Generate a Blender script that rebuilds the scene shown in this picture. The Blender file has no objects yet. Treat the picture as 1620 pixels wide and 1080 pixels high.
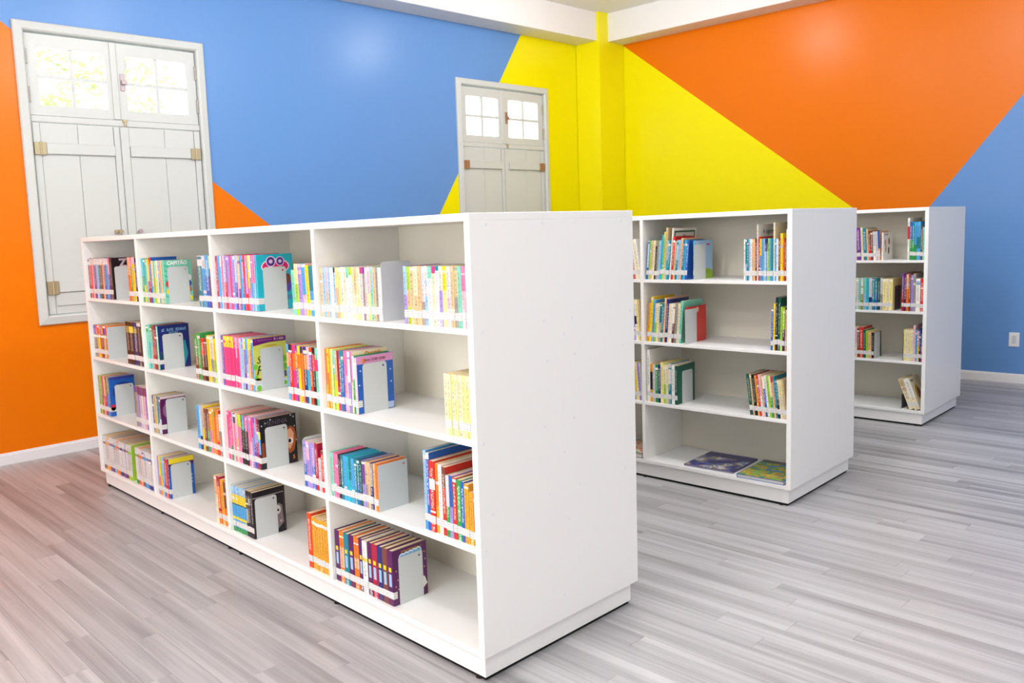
import bpy, bmesh, math, random, re
from mathutils import Vector, Matrix

rnd = random.Random(11)
SC = bpy.context.scene
COL = SC.collection

# ------------------------------------------------------------------ camera, world, lights, exposure
CAM_POS = Vector((-1.7949, -1.9004, 1.4849))
YAW, PITCH, ROLL = 0.7446, -0.1120, -0.0380
FOCAL, PPX, PPY = 1325.614, -78.39, -20.53          # pixels of a 1620 px wide frame

_fwd = Vector((math.sin(YAW) * math.cos(PITCH), math.cos(YAW) * math.cos(PITCH), math.sin(PITCH)))
_rt = Vector((math.cos(YAW), -math.sin(YAW), 0))
_up = _rt.cross(_fwd)
CR = math.cos(ROLL) * _rt + math.sin(ROLL) * _up
CU = -math.sin(ROLL) * _rt + math.cos(ROLL) * _up
CF = _fwd
cam_data = bpy.data.cameras.new('camera')
cam = bpy.data.objects.new('camera', cam_data)
COL.objects.link(cam)
cam.matrix_world = Matrix(((CR.x, CU.x, -CF.x, CAM_POS.x), (CR.y, CU.y, -CF.y, CAM_POS.y),
                           (CR.z, CU.z, -CF.z, CAM_POS.z), (0, 0, 0, 1)))
cam_data.sensor_fit = 'HORIZONTAL'
cam_data.sensor_width = 36
cam_data.lens = FOCAL / 1620 * 36
cam_data.shift_x = -PPX / 1620
cam_data.shift_y = PPY / 1620
cam_data.clip_start = 0.05
SC.camera = cam

world = bpy.data.worlds.new('world')
SC.world = world
world.use_nodes = True
_bg = world.node_tree.nodes['Background']
_bg.inputs['Color'].default_value = (0.93, 0.97, 1.0, 1)
_bg.inputs['Strength'].default_value = 5.0

def area(name, loc, target, sx, sy, power, color=(1, 1, 1)):
    l = bpy.data.lights.new(name, 'AREA')
    l.shape = 'RECTANGLE'
    l.size, l.size_y = sx, sy
    l.energy = power
    l.color = color
    o = bpy.data.objects.new(name, l)
    COL.objects.link(o)
    o.location = loc
    o.rotation_euler = (Vector(target) - Vector(loc)).to_track_quat('-Z', 'Y').to_euler()
    return o

# ceiling lamps above the frame plus added fill lamps, and area fill for presumed windows
def globe(loc, power, color=(1.0, 0.99, 0.98)):
    l = bpy.data.lights.new('lamp_and_fill_light', 'POINT')
    l.shadow_soft_size = 0.17
    l.energy = power
    l.color = color
    o = bpy.data.objects.new('lamp_and_fill_light', l)
    COL.objects.link(o)
    o.location = loc
for _x, _y, _p in ((4.4, 2.6, 52), (1.4, 2.2, 40), (-1.5, 2.2, 18), (3.0, 0.7, 46), (1.2, 0.2, 105), (-1.4, 0.2, 105), (-3.2, 0.2, 75), (-3.2, -2.3, 60), (-1.5, -2.3, 25), (1.4, -2.3, 42), (4.3, -2.3, 45)):  # some follow wall highlights; others are added to brighten shelves and end panels
    globe((_x, _y, 3.68), _p)
for _y in (-1.5, 0.0, 1.5):
    area('side_fill_light', (-4.1, _y, 1.45), (0, _y, 1.25), 1.3, 2.6, 48, (0.99, 0.995, 1.0))  # unseen fill added in place of side windows; that wall has no openings
area('rear_fill_light', (-2.4, -4.6, 2.0), (-2.0, 0, 1.6), 1.3, 2.1, 15, (0.97, 0.98, 1.0))  # weak unseen fill added from behind, no window built there

SC.view_settings.view_transform = 'Standard'
SC.view_settings.look = 'None'
SC.view_settings.gamma = 1.0
SC.view_settings.use_curve_mapping = False
SC.view_settings.exposure = -0.32

# ------------------------------------------------------------------ colour and material helpers
def lin(c):
    return tuple((v / 12.92 if v <= 0.04045 else ((v + 0.055) / 1.055) ** 2.4) for v in (x / 255 for x in c))

MATS = {}
def mat(name, rgb=(200, 200, 200), rough=0.5, spec=0.5, metal=0.0, setup=None):
    if name in MATS:
        return MATS[name]
    m = bpy.data.materials.new(name)
    m.use_nodes = True
    b = m.node_tree.nodes['Principled BSDF']
    b.inputs['Base Color'].default_value = (*lin(rgb), 1)
    b.inputs['Roughness'].default_value = rough
    b.inputs['Specular IOR Level'].default_value = spec
    b.inputs['Metallic'].default_value = metal
    if setup:
        setup(m.node_tree, b)
    MATS[name] = m
    return m

def N(nt, typ, **kw):
    n = nt.nodes.new(typ)
    for k, v in kw.items():
        if k.startswith('i_'):
            n.inputs[k[2:].replace('_', ' ')].default_value = v
        else:
            setattr(n, k, v)
    return n

def math_node(nt, op, a, b=None, c=None):
    n = nt.nodes.new('ShaderNodeMath')
    n.operation = op
    for i, v in enumerate((a, b, c)):
        if v is None:
            continue
        if isinstance(v, (int, float)):
            n.inputs[i].default_value = v
        else:
            nt.links.new(v, n.inputs[i])
    return n.outputs[0]

def mix_col(nt, fac, a, b):
    n = nt.nodes.new('ShaderNodeMix')
    n.data_type = 'RGBA'
    for sock, v in ((n.inputs[0], fac), (n.inputs[6], a), (n.inputs[7], b)):
        if isinstance(v, (int, float)):
            sock.default_value = v
        elif isinstance(v, tuple):
            sock.default_value = (*v, 1) if len(v) == 3 else v
        else:
            nt.links.new(v, sock)
    return n.outputs[2]

BLUE, ORANGE, YELLOW = (101, 147, 207), (229, 116, 0), (240, 228, 0)

def paint_setup(kind):
    def f(nt, b):
        tc = N(nt, 'ShaderNodeTexCoord')
        sp = N(nt, 'ShaderNodeSeparateXYZ')
        nt.links.new(tc.outputs['Object'], sp.inputs[0])
        X, Z = sp.outputs[0], sp.outputs[2]
        if kind == 'left':
            # orange below the falling diagonal, yellow below the rising one
            lo = math_node(nt, 'MULTIPLY_ADD', X, -0.7227, 3.014)
            is_or = math_node(nt, 'LESS_THAN', Z, lo)
            ly = math_node(nt, 'MULTIPLY_ADD', X, 1.512, -4.131)
            is_ye = math_node(nt, 'LESS_THAN', Z, ly)
            split = math_node(nt, 'GREATER_THAN', X, 3.2)
            is_ye = math_node(nt, 'MULTIPLY', is_ye, split)
            is_or = math_node(nt, 'MULTIPLY', is_or, math_node(nt, 'SUBTRACT', 1.0, split))
            c = mix_col(nt, is_or, lin(BLUE), lin(ORANGE))
            c = mix_col(nt, is_ye, c, lin(YELLOW))
        else:
            ly = math_node(nt, 'MULTIPLY_ADD', X, 0.766, 0.407)
            is_ye = math_node(nt, 'LESS_THAN', Z, ly)
            lb = math_node(nt, 'MULTIPLY_ADD', X, -1.301, 2.711)
            is_bl = math_node(nt, 'LESS_THAN', Z, lb)
            split = math_node(nt, 'GREATER_THAN', X, 1.1)
            is_ye = math_node(nt, 'MULTIPLY', is_ye, split)
            is_bl = math_node(nt, 'MULTIPLY', is_bl, math_node(nt, 'SUBTRACT', 1.0, split))
            c = mix_col(nt, is_bl, lin(ORANGE), lin(BLUE))
            c = mix_col(nt, is_ye, c, lin(YELLOW))
        nt.links.new(c, b.inputs['Base Color'])
        no = N(nt, 'ShaderNodeTexNoise', i_Scale=60.0, i_Detail=2.0)
        nt.links.new(tc.outputs['Object'], no.inputs['Vector'])
        bp = N(nt, 'ShaderNodeBump', i_Strength=0.06, i_Distance=0.01)
        nt.links.new(no.outputs['Fac'], bp.inputs['Height'])
        nt.links.new(bp.outputs[0], b.inputs['Normal'])
    return f

M_WALL_L = mat('paint_window_wall', rough=0.28, spec=0.22, setup=paint_setup('left'))
M_WALL_R = mat('paint_far_wall', rough=0.28, spec=0.22, setup=paint_setup('right'))
M_YELLOW = mat('paint_yellow', YELLOW, 0.35, 0.45)
M_CEIL = mat('paint_ceiling', (240, 239, 238), 0.6, 0.3)
M_PLAIN = mat('paint_plain_wall', (226, 224, 220), 0.6, 0.3)
M_BEAM = mat('paint_beam', (232, 230, 230), 0.5, 0.4)
M_TRIM = mat('paint_baseboard', (232, 231, 234), 0.35, 0.5)
M_JOIN = mat('white_enamel_joinery', (202, 206, 203), 0.36, 0.5)
def _lam(nt, b):
    tc = N(nt, 'ShaderNodeTexCoord')
    no = N(nt, 'ShaderNodeTexNoise', i_Scale=90.0, i_Detail=3.0)
    nt.links.new(tc.outputs['Object'], no.inputs['Vector'])
    bp = N(nt, 'ShaderNodeBump', i_Strength=0.03, i_Distance=0.004)
    nt.links.new(no.outputs['Fac'], bp.inputs['Height'])
    nt.links.new(bp.outputs[0], b.inputs['Normal'])
M_LAM = mat('white_laminate', (240, 240, 239), 0.38, 0.45, setup=_lam)
M_BACK = mat('cream_back_panel', (236, 231, 216), 0.45, 0.4)
M_SIDE = mat('divider_laminate', (240, 239, 235), 0.4, 0.45)
M_BRASS = mat('aged_brass', (176, 164, 132), 0.42, 0.5, 0.6)
M_COPPER = mat('coppery_brass', (170, 132, 98), 0.42, 0.5, 0.6)
M_STEEL = mat('dull_steel', (150, 148, 142), 0.4, 0.5, 0.8)
M_LATCH = mat('pinkish_latch', (176, 160, 166), 0.4, 0.5, 0.4)
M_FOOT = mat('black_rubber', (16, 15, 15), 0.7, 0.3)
M_BEND = mat('bookend_enamel', (203, 208, 208), 0.42, 0.5)
M_BENDDK = mat('bookend_enamel_dark', (74, 74, 80), 0.45, 0.5)
M_PLAST = mat('white_plastic', (232, 233, 236), 0.3, 0.5)
M_PAGE = mat('paper_pages', (226, 208, 176), 0.8, 0.1)

def _glass(nt, b):
    out = [n for n in nt.nodes if n.type == 'OUTPUT_MATERIAL'][0]
    tr = N(nt, 'ShaderNodeBsdfTransparent')
    gl = N(nt, 'ShaderNodeBsdfGlossy')
    gl.inputs['Roughness'].default_value = 0.03
    mx = N(nt, 'ShaderNodeMixShader')
    mx.inputs[0].default_value = 0.06
    nt.links.new(tr.outputs[0], mx.inputs[1])
    nt.links.new(gl.outputs[0], mx.inputs[2])
    nt.links.new(mx.outputs[0], out.inputs['Surface'])
    nt.nodes.remove(b)
M_GLASS = mat('window_glass', setup=_glass)

def _floor(nt, b):
    tc = N(nt, 'ShaderNodeTexCoord')
    oi = N(nt, 'ShaderNodeObjectInfo')
    ge = N(nt, 'ShaderNodeNewGeometry')
    r = math_node(nt, 'FRACT', math_node(nt, 'ADD', oi.outputs['Random'], ge.outputs['Random Per Island']))
    sp = N(nt, 'ShaderNodeSeparateXYZ')
    nt.links.new(tc.outputs['Object'], sp.inputs[0])
    def grain(sx, sy, seed):
        cb = N(nt, 'ShaderNodeCombineXYZ')
        off = math_node(nt, 'MULTIPLY', r, seed)
        nt.links.new(math_node(nt, 'MULTIPLY_ADD', sp.outputs[0], sx, off), cb.inputs[0])
        nt.links.new(math_node(nt, 'MULTIPLY_ADD', sp.outputs[1], sy, off), cb.inputs[1])
        nt.links.new(off, cb.inputs[2])
        no = N(nt, 'ShaderNodeTexNoise', i_Scale=1.0, i_Detail=4.0, i_Roughness=0.55)
        nt.links.new(cb.outputs[0], no.inputs['Vector'])
        return no.outputs['Fac']
    broad = grain(15.0, 0.5, 91.0)
    fine = grain(110.0, 1.6, 57.0)
    cr = N(nt, 'ShaderNodeValToRGB')
    e = cr.color_ramp.elements
    e[0].position, e[0].color = 0.33, (*lin((134, 131, 133)), 1)
    e[1].position, e[1].color = 0.63, (*lin((184, 183, 185)), 1)
    x = math_node(nt, 'ADD', math_node(nt, 'MULTIPLY', broad, 0.82), math_node(nt, 'MULTIPLY', fine, 0.18))
    x = math_node(nt, 'ADD', x, math_node(nt, 'MULTIPLY', math_node(nt, 'SUBTRACT', r, 0.5), 0.10))
    nt.links.new(x, cr.inputs[0])
    nt.links.new(cr.outputs[0], b.inputs['Base Color'])
    bp = N(nt, 'ShaderNodeBump', i_Strength=0.08, i_Distance=0.004)
    nt.links.new(fine, bp.inputs['Height'])
    nt.links.new(bp.outputs[0], b.inputs['Normal'])
M_FLOOR = mat('grey_wood_plank', rough=0.36, spec=0.5, setup=_floor)
M_SUB = mat('floor_joint', (150, 146, 146), 0.7, 0.3)

# cover material: face colours carried by the mesh, plus ink lettering on the spine
def _cover(nt, b):
    a = N(nt, 'ShaderNodeAttribute', attribute_name='Col')
    k = N(nt, 'ShaderNodeAttribute', attribute_name='Ink')
    uv = N(nt, 'ShaderNodeUVMap')
    sp = N(nt, 'ShaderNodeSeparateXYZ')
    nt.links.new(uv.outputs[0], sp.inputs[0])
    cb = N(nt, 'ShaderNodeCombineXYZ')
    nt.links.new(math_node(nt, 'MULTIPLY', sp.outputs[0], 430.0), cb.inputs[0])
    nt.links.new(math_node(nt, 'MULTIPLY', sp.outputs[1], 130.0), cb.inputs[1])
    no = N(nt, 'ShaderNodeTexNoise', i_Scale=1.0, i_Detail=1.5)
    nt.links.new(cb.outputs[0], no.inputs['Vector'])
    on = math_node(nt, 'GREATER_THAN', no.outputs['Fac'], 0.53)
    f = math_node(nt, 'MULTIPLY', on, k.outputs['Alpha'])
    nt.links.new(mix_col(nt, f, a.outputs['Color'], k.outputs['Color']), b.inputs['Base Color'])
M_COVER = mat('printed_book_cover', rough=0.32, spec=0.45, setup=_cover)

def _tag(nt, b):
    uv = N(nt, 'ShaderNodeUVMap')
    sp = N(nt, 'ShaderNodeSeparateXYZ')
    nt.links.new(uv.outputs[0], sp.inputs[0])
    cb = N(nt, 'ShaderNodeCombineXYZ')
    nt.links.new(math_node(nt, 'MULTIPLY', sp.outputs[0], 500.0), cb.inputs[0])
    nt.links.new(math_node(nt, 'MULTIPLY', sp.outputs[1], 330.0), cb.inputs[1])
    no = N(nt, 'ShaderNodeTexNoise', i_Scale=1.0, i_Detail=1.0)
    nt.links.new(cb.outputs[0], no.inputs['Vector'])
    line = math_node(nt, 'GREATER_THAN', math_node(nt, 'SINE', math_node(nt, 'MULTIPLY', sp.outputs[1], 760.0)), 0.1)
    f = math_node(nt, 'MULTIPLY', math_node(nt, 'MULTIPLY', line, math_node(nt, 'GREATER_THAN', no.outputs['Fac'], 0.47)), 0.6)
    nt.links.new(mix_col(nt, f, lin((232, 231, 229)), lin((84, 82, 90))), b.inputs['Base Color'])
M_TAG = mat('printed_paper_label', rough=0.5, spec=0.4, setup=_tag)

def flat(rgb, rough=0.4):
    return mat('print_%d_%d_%d' % rgb, rgb, rough, 0.4)

# ------------------------------------------------------------------ object helpers
def link(o, parent=None):
    COL.objects.link(o)
    if parent is not None:
        o.parent = parent
    return o

def tag(o, label=None, cat=None, group=None, kind=None):
    if label: o['label'] = label
    if cat: o['category'] = cat
    if group: o['group'] = group
    if kind: o['kind'] = kind
    return o

def empty(name, loc=(0, 0, 0), rz=0.0, parent=None):
    o = bpy.data.objects.new(name, None)
    o.empty_display_size = 0.1
    o.location = loc
    o.rotation_euler = (0, 0, rz)
    return link(o, parent)

class MB:
    """collects faces for one mesh object"""
    def __init__(s):
        s.v, s.f, s.mi = [], [], []
        s.smooth = False
    def poly(s, pts, m=0):
        i = len(s.v)
        s.v += [tuple(p) for p in pts]
        s.f.append(tuple(range(i, i + len(pts))))
        s.mi.append(m)
    def box(s, x0, x1, y0, y1, z0, z1, m=0):
        i = len(s.v)
        s.v += [(x, y, z) for z in (z0, z1) for y in (y0, y1) for x in (x0, x1)]
        for q in ((0, 2, 3, 1), (4, 5, 7, 6), (0, 1, 5, 4), (2, 6, 7, 3), (0, 4, 6, 2), (1, 3, 7, 5)):
            s.f.append(tuple(i + k for k in q))
            s.mi.append(m)
    def bbox(s, x0, x1, y0, y1, z0, z1, b=0.002, m=0):
        """box with chamfered edges"""
        i = len(s.v)
        P = {}
        for ix, x in enumerate((x0, x1)):
            for iy, y in enumerate((y0, y1)):
                for iz, z in enumerate((z0, z1)):
                    sx, sy, sz = (1, -1)[ix], (1, -1)[iy], (1, -1)[iz]
                    for ax in range(3):
                        p = [x + sx * b, y + sy * b, z + sz * b]
                        p[ax] = (x, y, z)[ax]
                        P[ix, iy, iz, ax] = len(s.v)
                        s.v.append(tuple(p))
        def F(*k):
            s.f.append(tuple(P[q] for q in k)); s.mi.append(m)
        for ax in range(3):
            for e in (0, 1):
                o = [(0, 0), (1, 0), (1, 1), (0, 1)]
                ks = []
                for a, c in o:
                    t = [a, c]; t.insert(ax, e)
                    ks.append((*t, ax))
                if (e == 0) ^ (ax == 1): ks.reverse()
                F(*ks)
        for ax in range(3):                       # edges along axis ax
            a1, a2 = [q for q in range(3) if q != ax]
            for e1 in (0, 1):
                for e2 in (0, 1):
                    def key(e, face):
                        t = [0, 0, 0]; t[ax] = e; t[a1] = e1; t[a2] = e2
                        return (*t, face)
                    F(key(0, a1), key(1, a1), key(1, a2), key(0, a2))
        for ix in (0, 1):
            for iy in (0, 1):
                for iz in (0, 1):
                    F((ix, iy, iz, 0), (ix, iy, iz, 1), (ix, iy, iz, 2))
    def prism(s, pts, axis, a0, a1, m=0):
        """2-D outline extruded along an axis; pts are the other two axes in order"""
        n = len(pts)
        def P(p, a):
            t = list(p); t.insert(axis, a); return tuple(t)
        i = len(s.v)
        s.v += [P(p, a0) for p in pts] + [P(p, a1) for p in pts]
        s.f.append(tuple(range(i + n - 1, i - 1, -1))); s.mi.append(m)
        s.f.append(tuple(range(i + n, i + 2 * n))); s.mi.append(m)
        for k in range(n):
            s.f.append((i + k, i + (k + 1) % n, i + n + (k + 1) % n, i + n + k)); s.mi.append(m)
    def cyl(s, c, axis, r, a0, a1, n=14, m=0):
        s.prism([(c[0] + r * math.cos(2 * math.pi * k / n), c[1] + r * math.sin(2 * math.pi * k / n)) for k in range(n)], axis, a0, a1, m)
    def mesh(s, name):
        me = bpy.data.meshes.new(name)
        me.from_pydata(s.v, [], s.f)
        me.polygons.foreach_set('material_index', s.mi)
        bm = bmesh.new(); bm.from_mesh(me)
        bmesh.ops.recalc_face_normals(bm, faces=bm.faces)
        bm.to_mesh(me); bm.free()
        return me
    def build(s, name, m, parent=None, loc=(0, 0, 0), rz=0.0):
        me = s.mesh(name)
        for q in (m if isinstance(m, (list, tuple)) else [m]):
            me.materials.append(q)
        o = bpy.data.objects.new(name, me)
        o.location = loc
        o.rotation_euler = (0, 0, rz)
        return link(o, parent)

def plate_mesh(name, outline, holes, y0, y1):
    """flat plate in the XZ plane with real holes, between y0 and y1"""
    bm = bmesh.new()
    for loop in [outline] + holes:
        vs = [bm.verts.new((x, y0, z)) for x, z in loop]
        for k in range(len(vs)):
            bm.edges.new((vs[k], vs[(k + 1) % len(vs)]))
    bmesh.ops.triangle_fill(bm, use_beauty=True, use_dissolve=False, edges=bm.edges[:])
    r = bmesh.ops.extrude_face_region(bm, geom=bm.faces[:])
    for v in r['geom']:
        if isinstance(v, bmesh.types.BMVert):
            v.co.y = y1
    bmesh.ops.recalc_face_normals(bm, faces=bm.faces)
    me = bpy.data.meshes.new(name)
    bm.to_mesh(me); bm.free()
    return me

def round_rect(x0, x1, z0, z1, r, corners='abcd', n=5):
    """a lower left, b lower right, c upper right, d upper left"""
    out = []
    for key, cx, cz, st in (('a', x0, z0, 180), ('b', x1, z0, 270), ('c', x1, z1, 0), ('d', x0, z1, 90)):
        if key in corners:
            ox = cx + (r if cx == x0 else -r)
            oz = cz + (r if cz == z0 else -r)
            for k in range(n + 1):
                a = math.radians(st + 90 * k / n)
                out.append((ox + r * math.cos(a), oz + r * math.sin(a)))
        else:
            out.append((cx, cz))
    return out

# ------------------------------------------------------------------ the room
YW, AW = 4.5234, -0.0064        # window wall: y = YW + tan(AW) x
XW, BW = 6.6996, -0.0448        # far wall:    x = XW + tan(BW) y
ZB, ZC = 3.605, 3.9187          # underside of beams, ceiling
RX0, RY0 = -4.3, -4.8
def far_x(y): return XW + math.tan(BW) * y

def structure(o, label):
    o['kind'] = 'structure'; o['label'] = label
    return o

W1, W2 = 0.0226, 4.1230         # left outer edges of the two windows along the wall
WW, WZ0, WZ1 = 1.390, 0.9497, 3.0664
def wall_with_holes(x0, x1, z0, z1, holes, t):
    b = MB()
    cur = x0
    for hx0, hx1, hz0, hz1 in holes:
        b.box(cur, hx0, 0, t, z0, z1)
        b.box(hx0, hx1, 0, t, z0, hz0)
        b.box(hx0, hx1, 0, t, hz1, z1)
        cur = hx1
    b.box(cur, x1, 0, t, z0, z1)
    return b
HOLE = [(w + 0.06, w + WW - 0.06, WZ0 + 0.06, WZ1 - 0.06) for w in (W1, W2)]
structure(wall_with_holes(RX0 - 0.1, 6.9, -0.02, ZC + 0.05, HOLE, 0.28).build('wall_left', M_WALL_L, None, (0, YW, 0), AW),
          'window wall painted orange, blue and yellow in diagonal fields')
# far wall: local x runs along world +y, local y points outwards
b = MB(); b.box(RY0 - 0.1, 4.9, -0.2, 0, -0.02, ZC + 0.05)
structure(b.build('wall_right', M_WALL_R, None, (XW, 0, 0), math.pi / 2 - BW), 'far wall painted yellow, orange and blue in diagonal fields')
b = MB(); b.box(RX0 - 0.15, RX0, RY0, YW + 0.1, 0, ZC); structure(b.build('wall_near', M_PLAIN), 'plain white wall on the side behind the viewer')
b = MB(); b.box(RX0, 7.1, RY0 - 0.15, RY0, 0, ZC); structure(b.build('wall_rear', M_PLAIN), 'plain white wall behind the viewer')
b = MB(); b.box(RX0, 7.1, RY0, YW + 0.2, ZC, ZC + 0.1); structure(b.build('ceiling', M_CEIL), 'pale off-white ceiling above the corner')

BL, BR = 0.2911, 0.2939
b = MB(); b.bbox(RX0, 6.06, -BL, 0.0, ZB, ZC, 0.004); structure(b.build('trim_1', M_BEAM, None, (0, YW - 0.0005, 0), AW), 'white ceiling beam along the window wall')
b = MB(); b.bbox(RY0, 4.20, 0.0, BR, ZB, ZC, 0.004); structure(b.build('trim_2', M_BEAM, None, (XW - 0.0005, 0, 0), math.pi / 2 - BW), 'white ceiling beam along the far wall')
b = MB()
b.prism([(6.055, 4.155), (6.505, 4.155), (6.505, 4.478), (6.04, 4.478)], 2, 0.0, ZC)
structure(b.build('trim_3', M_YELLOW), 'yellow square column in the corner of the room')

def baseboard(name, a0, a1, sgn, loc, rz, label):
    o = MB()
    pr = [(0, 0), (-0.016, 0), (-0.016, 0.066), (-0.013, 0.070), (-0.012, 0.078), (-0.008, 0.082), (0, 0.082)]
    o.prism([(y * sgn, z) for y, z in pr], 0, a0, a1)
    structure(o.build(name, M_TRIM, None, loc, rz), label)
baseboard('baseboard_left', RX0, 6.04, 1, (0, YW, 0), AW, 'white baseboard under the orange window wall')
baseboard('baseboard_right', RY0, 4.155, -1, (XW, 0, 0), math.pi / 2 - BW, 'white baseboard under the blue far wall')

# ------------------------------------------------------------------ bookcase frames (positions used for the floor and the books)
CASES = {1: (0.0, 0.0, 0.0), 2: (2.3057, 0.0777, 0.0332), 3: (4.5299, 0.1765, 0.0298)}
CW, CL, CH = 0.8519, 3.4546, 1.55
DIV = (0.8878, 1.7545, 2.6223)
SHELF = {1: 1.184, 2: 0.822, 3: 0.464, 4: 0.113}
def case_point(k, x, y, z):
    ox, oy, a = CASES[k]
    return Vector((ox + x * math.cos(a) - y * math.sin(a), oy + x * math.sin(a) + y * math.cos(a), z))
def to_px(P):
    v = P - CAM_POS
    d = v.dot(CF)
    if d <= 0.05:
        return None
    return (810 + PPX + FOCAL * v.dot(CR) / d, 540 + PPY - FOCAL * v.dot(CU) / d)
def hidden(P):
    """does a bookcase stand between the camera and the point"""
    for k, (ox, oy, a) in CASES.items():
        def loc(p):
            x, y = p.x - ox, p.y - oy
            return (x * math.cos(a) + y * math.sin(a), -x * math.sin(a) + y * math.cos(a), p.z)
        A, B = loc(CAM_POS), loc(P)
        t0, t1 = 0.0, 0.999
        for i, (lo, hi) in enumerate(((0, CW), (0, CL), (0, CH))):
            d = B[i] - A[i]
            if abs(d) < 1e-9:
                if A[i] < lo or A[i] > hi: t0 = 2
                continue
            u, w = (lo - A[i]) / d, (hi - A[i]) / d
            if u > w: u, w = w, u
            t0, t1 = max(t0, u), min(t1, w)
        if t0 < t1:
            return True
    return False

# ------------------------------------------------------------------ floor: slab and single planks
b = MB(); b.box(RX0, 7.1, RY0, YW + 0.2, -0.12, -0.004)
floor = structure(b.build('floor', M_SUB), 'grey wood plank floor')
PWID = 0.095
planks = []
x = RX0
while x < 7.0:
    y = RY0 - rnd.uniform(0, 1.2)
    while y < YW:
        ln = rnd.choice((0.9, 1.2, 1.2, 1.2))
        y0, y1 = max(y, RY0), min(y + ln, YW - 0.005)
        if y1 - y0 > 0.03:
            planks.append((x, round(y0, 3), round(y1 - y0, 3)))
        y += ln
    x += PWID
scored = []
for p in planks:
    px = [to_px(Vector((p[0] + u * PWID, p[1] + w * p[2], 0))) for u in (0.1, 0.9) for w in (0.02, 0.25, 0.5, 0.75, 0.98)]
    pw = [Vector((p[0] + u * PWID, p[1] + w * p[2], 0)) for u in (0.1, 0.9) for w in (0.02, 0.25, 0.5, 0.75, 0.98)]
    n = sum(1 for q, P in zip(px, pw) if q and 0 < q[0] < 1620 and 0 < q[1] < 1080 and not hidden(P))
    d = (Vector((p[0], p[1] + p[2] / 2, 0)) - CAM_POS).length
    scored.append((n * p[2] / d ** 3, n, p))
scored.sort(key=lambda s: -s[0])
PM = {}
def plank_geo(b, x0, y0, ln):
    g, c = 0.0003, 0.0007
    x1, y1 = x0 + PWID - g, y0 + ln - g
    x0 += g; y0 += g
    i = len(b.v)
    b.v += [(x0, y0, -0.004), (x1, y0, -0.004), (x1, y1, -0.004), (x0, y1, -0.004),
            (x0, y0, -c), (x1, y0, -c), (x1, y1, -c), (x0, y1, -c),
            (x0 + c, y0 + c, 0), (x1 - c, y0 + c, 0), (x1 - c, y1 - c, 0), (x0 + c, y1 - c, 0)]
    for q in ((0, 1, 5, 4), (1, 2, 6, 5), (2, 3, 7, 6), (3, 0, 4, 7), (4, 5, 9, 8), (5, 6, 10, 9), (6, 7, 11, 10), (7, 4, 8, 11), (8, 9, 10, 11)):
        b.f.append(tuple(i + k for k in q)); b.mi.append(0)
rest = MB()
count = 0
for s, n, p in scored:
    if n > 0 and count < 295:
        if p[2] not in PM:
            g = MB(); plank_geo(g, 0, 0, p[2])
            PM[p[2]] = g.mesh('plank'); PM[p[2]].materials.append(M_FLOOR)
        o = bpy.data.objects.new('plank', PM[p[2]])
        o.location = (p[0], p[1], 0)
        link(o, floor)
        count += 1
    else:
        plank_geo(rest, *p)
rest.build('planks', M_FLOOR, floor)['kind'] = 'stuff'

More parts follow.
